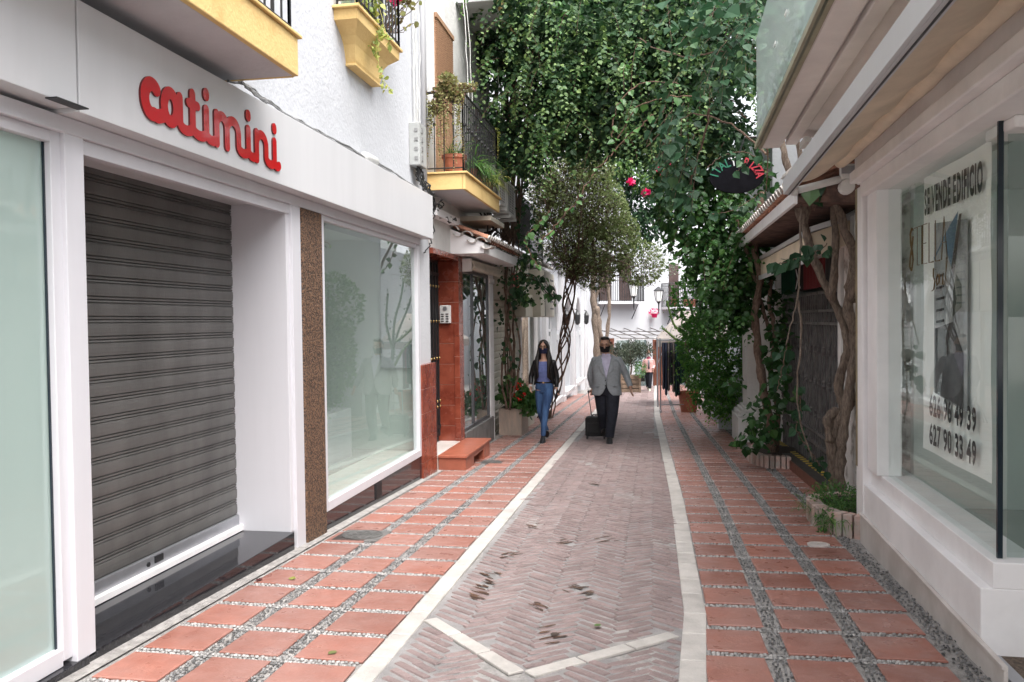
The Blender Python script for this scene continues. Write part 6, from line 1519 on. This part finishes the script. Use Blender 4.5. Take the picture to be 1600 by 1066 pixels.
jk = jacket(Pm, R_, [(.795, .45), (.85, .22), (.93, .06), (1.0, .01), (1.08, .01), (1.15, .07), (1.3, .22), (1.40, .34), (1.47, .7)], M['blazer'], 'blazer', 0, .008, (1.09, 1.40, .075))
b = MB()
for k, sg in (('r', -1), ('l', 1)):
    w_ = np.array(hp[k+'w']); e_ = np.array(hp[k+'e']); s0 = np.array(hp[k+'s'])
    ell(b, s0+(-sg*.005, .005, -.012), (.068, .070, .062)); limb(b, smoothp([s0+(-sg*.02, 0, .0), s0*.5+e_*.5, e_, e_*.5+w_*.5, w_+(e_-w_)*.08], 3), [.070, .069, .068, .066, .064, .061, .060, .058, .056, .054, .050, .048, .046], 14)
fuse(b, 'blazer_sleeves', M['blazer'], jk, .008, 3)
b = MB()
for z in (1.055, .965): b.lathe([(.010, -.003), (.010, .003)], (0, 0, 0), 8); b.V[-1] = np.array([(p[0]-.012, -.190+p[2], z+p[1]) for p in b.V[-1]])
b.build('button', M['ink'], jk, local=True)
b = MB(); b.tube([(.10, -.178, 1.24), (.16, -.155, 1.245)], .006, 5); 
for sx in (-1, 1): b.tube([(sx*.12, -.176, .955), (sx*.20, -.12, .95)], .009, 5)
b.build('pocket', M['blazer'], jk, local=True)
mask(hf, Pm, M['mask_black']); add_eyes(hf, Pm, M['hair'])
b = MB(); ell(b, hf((0, .024, .048)), (.086, .102, .096)); hb = MB()
V = np.concatenate(b.V); cm = hf((0, 0, 0)); keep = MB()
ell(keep, hf((0, .040, .042)), (.090, .096, .092)); ell(keep, hf((0, -.004, .104)), (.078, .078, .036)); fuse(keep, 'hair', M['hair'], Pm, .008, 2)
# trolley case
sc_ = stand(927, 683); sc_[1] = c[1]+.62; sc_ = np.array([(c[0]-.225), c[1]+.45, gz(c[1]+.45)+.012])
t = thing('trolley_case', 'black cabin trolley case with raised metal handle, pulled by the man', 'suitcase', sc_)
b = MB(); b.prism([(-.17, -.10, .05), (.17, -.10, .05), (.18, -.10, .07), (.18, -.10, .36), (.16, -.10, .39), (-.16, -.10, .39), (-.18, -.10, .36), (-.18, -.10, .07)], (0, .20, 0)); bd = b.build('case_body', M['suitcase'], t, local=True, bevel=.02, fix=True)
b = MB(); b.box(-.14, .14, -.118, -.10, .10, .30); b.build('front_pocket', M['suitcase'], t, local=True, bevel=.008); b = MB(); b.tube([(-.13, -.12, .28), (.13, -.12, .28)], .004, 5); b.tube([(-.06, .0, .395), (-.05, .0, .42), (.05, .0, .42), (.06, .0, .395)], .012, 6); b.build('carry_handle', M['black'], t, local=True)
b = MB(); b.tube([(-.075, .06, .39), (-.115, -.10, .78), (-.118, -.118, .835)], .009, 6); b.tube([(.075, .06, .39), (.045, -.10, .78), (.042, -.118, .835)], .009, 6); b.build('pull_rod', M['alu'], t, local=True)
b = MB(); b.tube([(-.13, -.12, .845), (.052, -.12, .845)], .016, 8); b.build('grip', M['black'], t, local=True)
b = MB()
for sx in (-1, 1):
    for sy in (-.07, .07): b.tube([(sx*.15-.012, sy, .03), (sx*.15+.012, sy, .03)], .03, 12)
b.build('wheel', M['black'], t, local=True)
# ---- the woman
c = stand(850, 691); c[2] = gz(c[1])+.012
Pw = thing('person', 'woman with long dark hair, black leather jacket, blue top and skinny jeans', 'person', c)
S_ = .0106
hp = {'rs': (-.135, .01, 1.365), 're': (-.215, .05, 1.12), 'rw': (-.215, -.03, .965), 'ls': (.175, .0, 1.365), 'le': (.225, .04, 1.11), 'lw': (.225, .0, .905)}
K = {'rh': (-.055, .02, .93), 'rk': (-.06, .04, .50), 'ra': (.02, .23, .14), 'lh': (.085, 0, .93), 'lk': (.04, -.10, .50), 'la': (.0, -.10, .09)}
b = MB()
loft(b, [(.015, .0, .88, .15, .10), (.015, 0, 1.0, .13, .09), (.015, 0, 1.08, .115, .085), (.015, -.01, 1.22, .135, .10), (.015, 0, 1.33, .135, .08), (.012, .01, 1.40, .07, .055)])
limb(b, [(.012, .01, 1.38), (.01, .0, 1.46), (.01, -.01, 1.52)], [.052, .046, .046]); hf = head(b, (.01, -.01, 1.61), 1.0, .0, .04)
for k in ('r', 'l'): limb(b, [hp[k+'s'], hp[k+'e'], hp[k+'w']], [.04, .033, .022]); limb(b, [K[k+'h'], K[k+'k'], K[k+'a']], [.075, .048, .032])
hand(b, hp['rw'], (-.1, -.1, -1), (-.3, -.9, 0), .6, .88); hand(b, hp['lw'], (.1, -.2, -1), (.2, -.9, 0), .9, .88)
fuse(b, 'body', M['skin'], Pw, .006, 3)
b = MB(); loft(b, [(.015, 0, .985, .148, .11), (.015, 0, 1.05, .132, .102), (.015, -.01, 1.2, .146, .118), (.015, 0, 1.32, .145, .095), (.015, .01, 1.375, .10, .07)]); fuse(b, 'top', M['top_blue'], Pw, .008, 3)
b = MB()
limb(b, [(-.05, .01, .95), (-.062, .02, .80), K['rk'], (-.02, .15, .28), (.02, .23, .16)], [.085, .088, .060, .052, .042]); limb(b, [(.08, 0, .95), (.082, -.03, .80), K['lk'], (.015, -.12, .28), (.0, -.10, .11)], [.085, .088, .060, .053, .042])
loft(b, [(.015, .01, .84, .13, .10), (.015, .01, .92, .162, .118), (.015, .0, 1.02, .146, .108)]); jn = fuse(b, 'jeans', M['jeans'], Pw, .008, 4)
b = MB(); loft(b, [(.015, .0, 1.005, .150, .112), (.015, 0, 1.03, .149, .111)]); b.build('belt', M['leather'], jn, local=True); b = MB(); b.box(.0, .03, -.116, -.112, 1.005, 1.03); b.build('buckle', M['gold'], jn, local=True)
b = MB(); shoe(b, (.025, .20, .05), .1, .27, -.5); shoe(b, (.0, -.07, .0), .0, .29, .12); fuse(b, 'shoes', M['shoe'], Pw, .006, 2)
R_ = [(.97, .175, .125, .005), (1.05, .160, .120, .0), (1.2, .172, .132, -.005), (1.31, .175, .115, .005), (1.37, .150, .095, .01), (1.41, .09, .07, .015)]
jk = jacket(Pw, [(z, x, y, o_) for z, x, y, o_ in R_], [(.97, 1.05), (1.05, .90), (1.2, .72), (1.32, .62), (1.41, .8)], M['leather'], 'leather_jacket', .015, .008, (1.1, 1.38, .05))
b = MB()
for k, sg in (('r', -1), ('l', 1)):
    w_ = np.array(hp[k+'w']); e_ = np.array(hp[k+'e']); s0 = np.array(hp[k+'s'])
    ell(b, s0+(0, .005, -.012), (.052, .055, .05)); limb(b, smoothp([s0+(-sg*.01, 0, 0), s0*.5+e_*.5, e_, e_*.5+w_*.5, w_+(e_-w_)*.12], 3), [.052, .051, .050, .049, .048, .047, .046, .044, .042, .041, .039, .037, .036], 12)
fuse(b, 'jacket_sleeves', M['leather'], jk, .007, 3)
mask(hf, Pw, M['mask_navy']); add_eyes(hf, Pw, M['hair'])
b = MB()
for sx in (-1, 1): b.tube([hf((sx*.032+.022*math.cos(a), -.096, .016+.018*math.sin(a))) for a in np.linspace(0, 6.283, 14)], .0022, 4)
b.tube([hf((-.012, -.099, .02)), hf((.012, -.099, .02))], .002, 4)
for sx in (-1, 1): b.tube([hf((sx*.054, -.094, .02)), hf((sx*.076, .0, .02))], .002, 4)
b.build('glasses', M['gold'], Pw, local=True)
b = MB(); ell(b, hf((0, .035, .045)), (.088, .092, .092)); ell(b, hf((0, .06, -.04)), (.085, .07, .10))
for sx in (-1, 1):
    for k in range(6):
        x0_ = sx*(.060+.004*k); b.tube(smoothp([hf((sx*.02, -.055, .10)), hf((x0_, -.045+.012*k, .04)), hf((sx*.085, -.02+.012*k, -.06)), (.01+sx*(.10+.006*k), -.095+.016*k, 1.38), (.01+sx*(.095+.008*k), -.125+.016*k, 1.25), (.01+sx*(.075+.012*k), -.130+.012*k, 1.10-.012*k)], 3), [.012, .016, .018, .02, .022, .024, .026, .028, .029, .030, .030, .028, .024, .018, .012, .005], 8)
loft(b, [(.01, .09, 1.10, .10, .03), (.01, .10, 1.25, .13, .04), (.01, .09, 1.42, .12, .05), (.01, .07, 1.55, .10, .06), (.01, .04, 1.65, .07, .05)])
fuse(b, 'hair', M['hair'], Pw, .007, 2)
b = MB(); b.box(-.008, .008, -.03, .045, -.075, .075); o = b.build('phone', M['shoe'], None, local=True, bevel=.004)
o.location = (c[0]+.235, c[1]-.075, c[2]+.83); o.rotation_euler = (.35, .2, .3); tag(o, 'dark mobile phone in the hand of the woman in jeans', 'phone')
b = MB(); b.tube([np.array(hp['rw'])+(0, 0, -.012), np.array(hp['rw'])+(0, 0, .012)], .029, 10); b.build('wristband', M['panel'], Pw, local=True)
# ---- the older woman further down
c = stand(1014, 611); c[2] = gz(c[1])+.01
Pf = thing('person', 'distant woman with short auburn hair, white mask, pink jacket and black trousers', 'person', c)
b = MB(); loft(b, [(0, 0, .75, .15, .11), (0, 0, .95, .15, .11), (0, 0, 1.15, .15, .11), (0, 0, 1.22, .12, .09), (0, .0, 1.27, .06, .05)])
limb(b, [(0, 0, 1.25), (0, -.01, 1.36)], .05); hf = head(b, (0, -.02, 1.45), 1.0, 0, .05)
hp = {'rs': (-.15, 0, 1.2), 're': (-.22, .04, .98), 'rw': (-.24, -.02, .76), 'ls': (.15, 0, 1.2), 'le': (.20, .04, .97), 'lw': (.16, -.12, .82)}
for k in ('r', 'l'): limb(b, [hp[k+'s'], hp[k+'e'], hp[k+'w']], [.045, .038, .025]); hand(b, hp[k+'w'], (0, -.1, -1), (.2, -.9, 0), .8, .9)
limb(b, [(-.07, 0, .78), (-.06, .05, .42), (-.04, .16, .10)], [.08, .05, .035]); limb(b, [(.07, 0, .78), (.05, -.08, .42), (.03, -.08, .08)], [.08, .05, .035]); fuse(b, 'body', M['skin'], Pf, .009, 3)
b = MB(); limb(b, [(-.07, 0, .82), (-.062, .05, .42), (-.04, .16, .12)], [.105, .075, .065]); limb(b, [(.07, 0, .82), (.052, -.08, .42), (.03, -.08, .10)], [.105, .075, .065]); loft(b, [(0, 0, .72, .13, .11), (0, 0, .85, .165, .125)]); fuse(b, 'trousers', M['trouser'], Pf, .01, 3)
b = MB(); loft(b, [(0, 0, .72, .185, .14), (0, 0, .9, .18, .14), (0, 0, 1.1, .18, .14), (0, 0, 1.2, .165, .115), (0, 0, 1.27, .08, .07)])
for k in ('r', 'l'): limb(b, [hp[k+'s'], hp[k+'e'], np.array(hp[k+'w'])+(0, 0, .03)], [.07, .06, .05])
fuse(b, 'jacket', M['pinkcoat'], Pf, .01, 3)
b = MB(); loft(b, [(0, -.105, .86, .05, .045), (0, -.11, 1.1, .05, .045), (0, -.09, 1.2, .045, .04)]); b.build('jumper', mat('jumper', (.2, .19, .21), .9, 20, .2), Pf, local=True, smooth=True)
b = MB(); loft(b, [(0, -.02, 1.25, .085, .085), (0, -.02, 1.31, .07, .07)]); b.build('scarf', mat('scarf', (.35, .06, .12), .9, 20, .3), Pf, local=True)
mask(hf, Pf, mat('mask_white', (.75, .78, .78), .8, 5, .03)); add_eyes(hf, Pf, M['hair_red'])
b = MB(); ell(b, hf((0, .03, .045)), (.095, .10, .095)); ell(b, hf((0, .04, -.02)), (.09, .07, .08)); fuse(b, 'hair', M['hair_red'], Pf, .01, 2)
b = MB(); shoe(b, (-.04, .14, .04), 0, .24, -.4); shoe(b, (.03, -.06, 0), 0, .24, .1); b.build('shoes', M['cream'], Pf, local=True, smooth=True)
b = MB(); b.prism([(-.40, -.05, .36), (-.14, -.05, .36), (-.16, -.05, .60), (-.38, -.05, .60)], (0, .1, 0)); b.tube([(-.36, 0, .60), (-.27, 0, .72), (-.18, 0, .60)], .008, 5)
o = b.build('handbag', M['leather'], None, local=True, bevel=.015, fix=True); o.location = c; tag(o, 'black handbag held by the distant woman in the pink jacket', 'handbag')
# ---------------------------------------------------------------- repeated small parts become parts of their own
def split_loose(o):
    bm = bmesh.new(); bm.from_mesh(o.data); bm.verts.ensure_lookup_table(); seen = {}; k = 0
    for v in bm.verts:
        if v.index in seen: continue
        st = [v]; seen[v.index] = k
        while st:
            q = st.pop()
            for e in q.link_edges:
                w_ = e.other_vert(q)
                if w_.index not in seen: seen[w_.index] = k; st.append(w_)
        k += 1
    if k < 2 or k > 60: bm.free(); return
    for i in range(1, k):
        c = o.copy(); c.data = o.data.copy(); COL.objects.link(c)
        b2 = bmesh.new(); b2.from_mesh(c.data); bmesh.ops.delete(b2, geom=[v for v in b2.verts if seen[v.index] != i], context='VERTS'); b2.to_mesh(c.data); b2.free()
    bmesh.ops.delete(bm, geom=[v for v in bm.verts if seen[v.index] != 0], context='VERTS'); bm.to_mesh(o.data); bm.free()
for o in [o for o in bpy.data.objects if o.type == 'MESH' and o.parent]:
    if o.name.split('.')[0] in ('balcony_door', 'arch_moulding', 'louvre', 'bracket', 'brass_ornament', 'sign_marks', 'button', 'parapet_clip', 'clip', 'wheel', 'shirt_button', 'pocket', 'socket', 'socket_face', 'tent_pole', 'step', 'eye', 'eyebrow', 'mask_strap', 'brace', 'granite_plinth', 'frame_rail', 'pull_rod', 'door_bar', 'lock', 'display_shelf', 'pilaster'): split_loose(o)
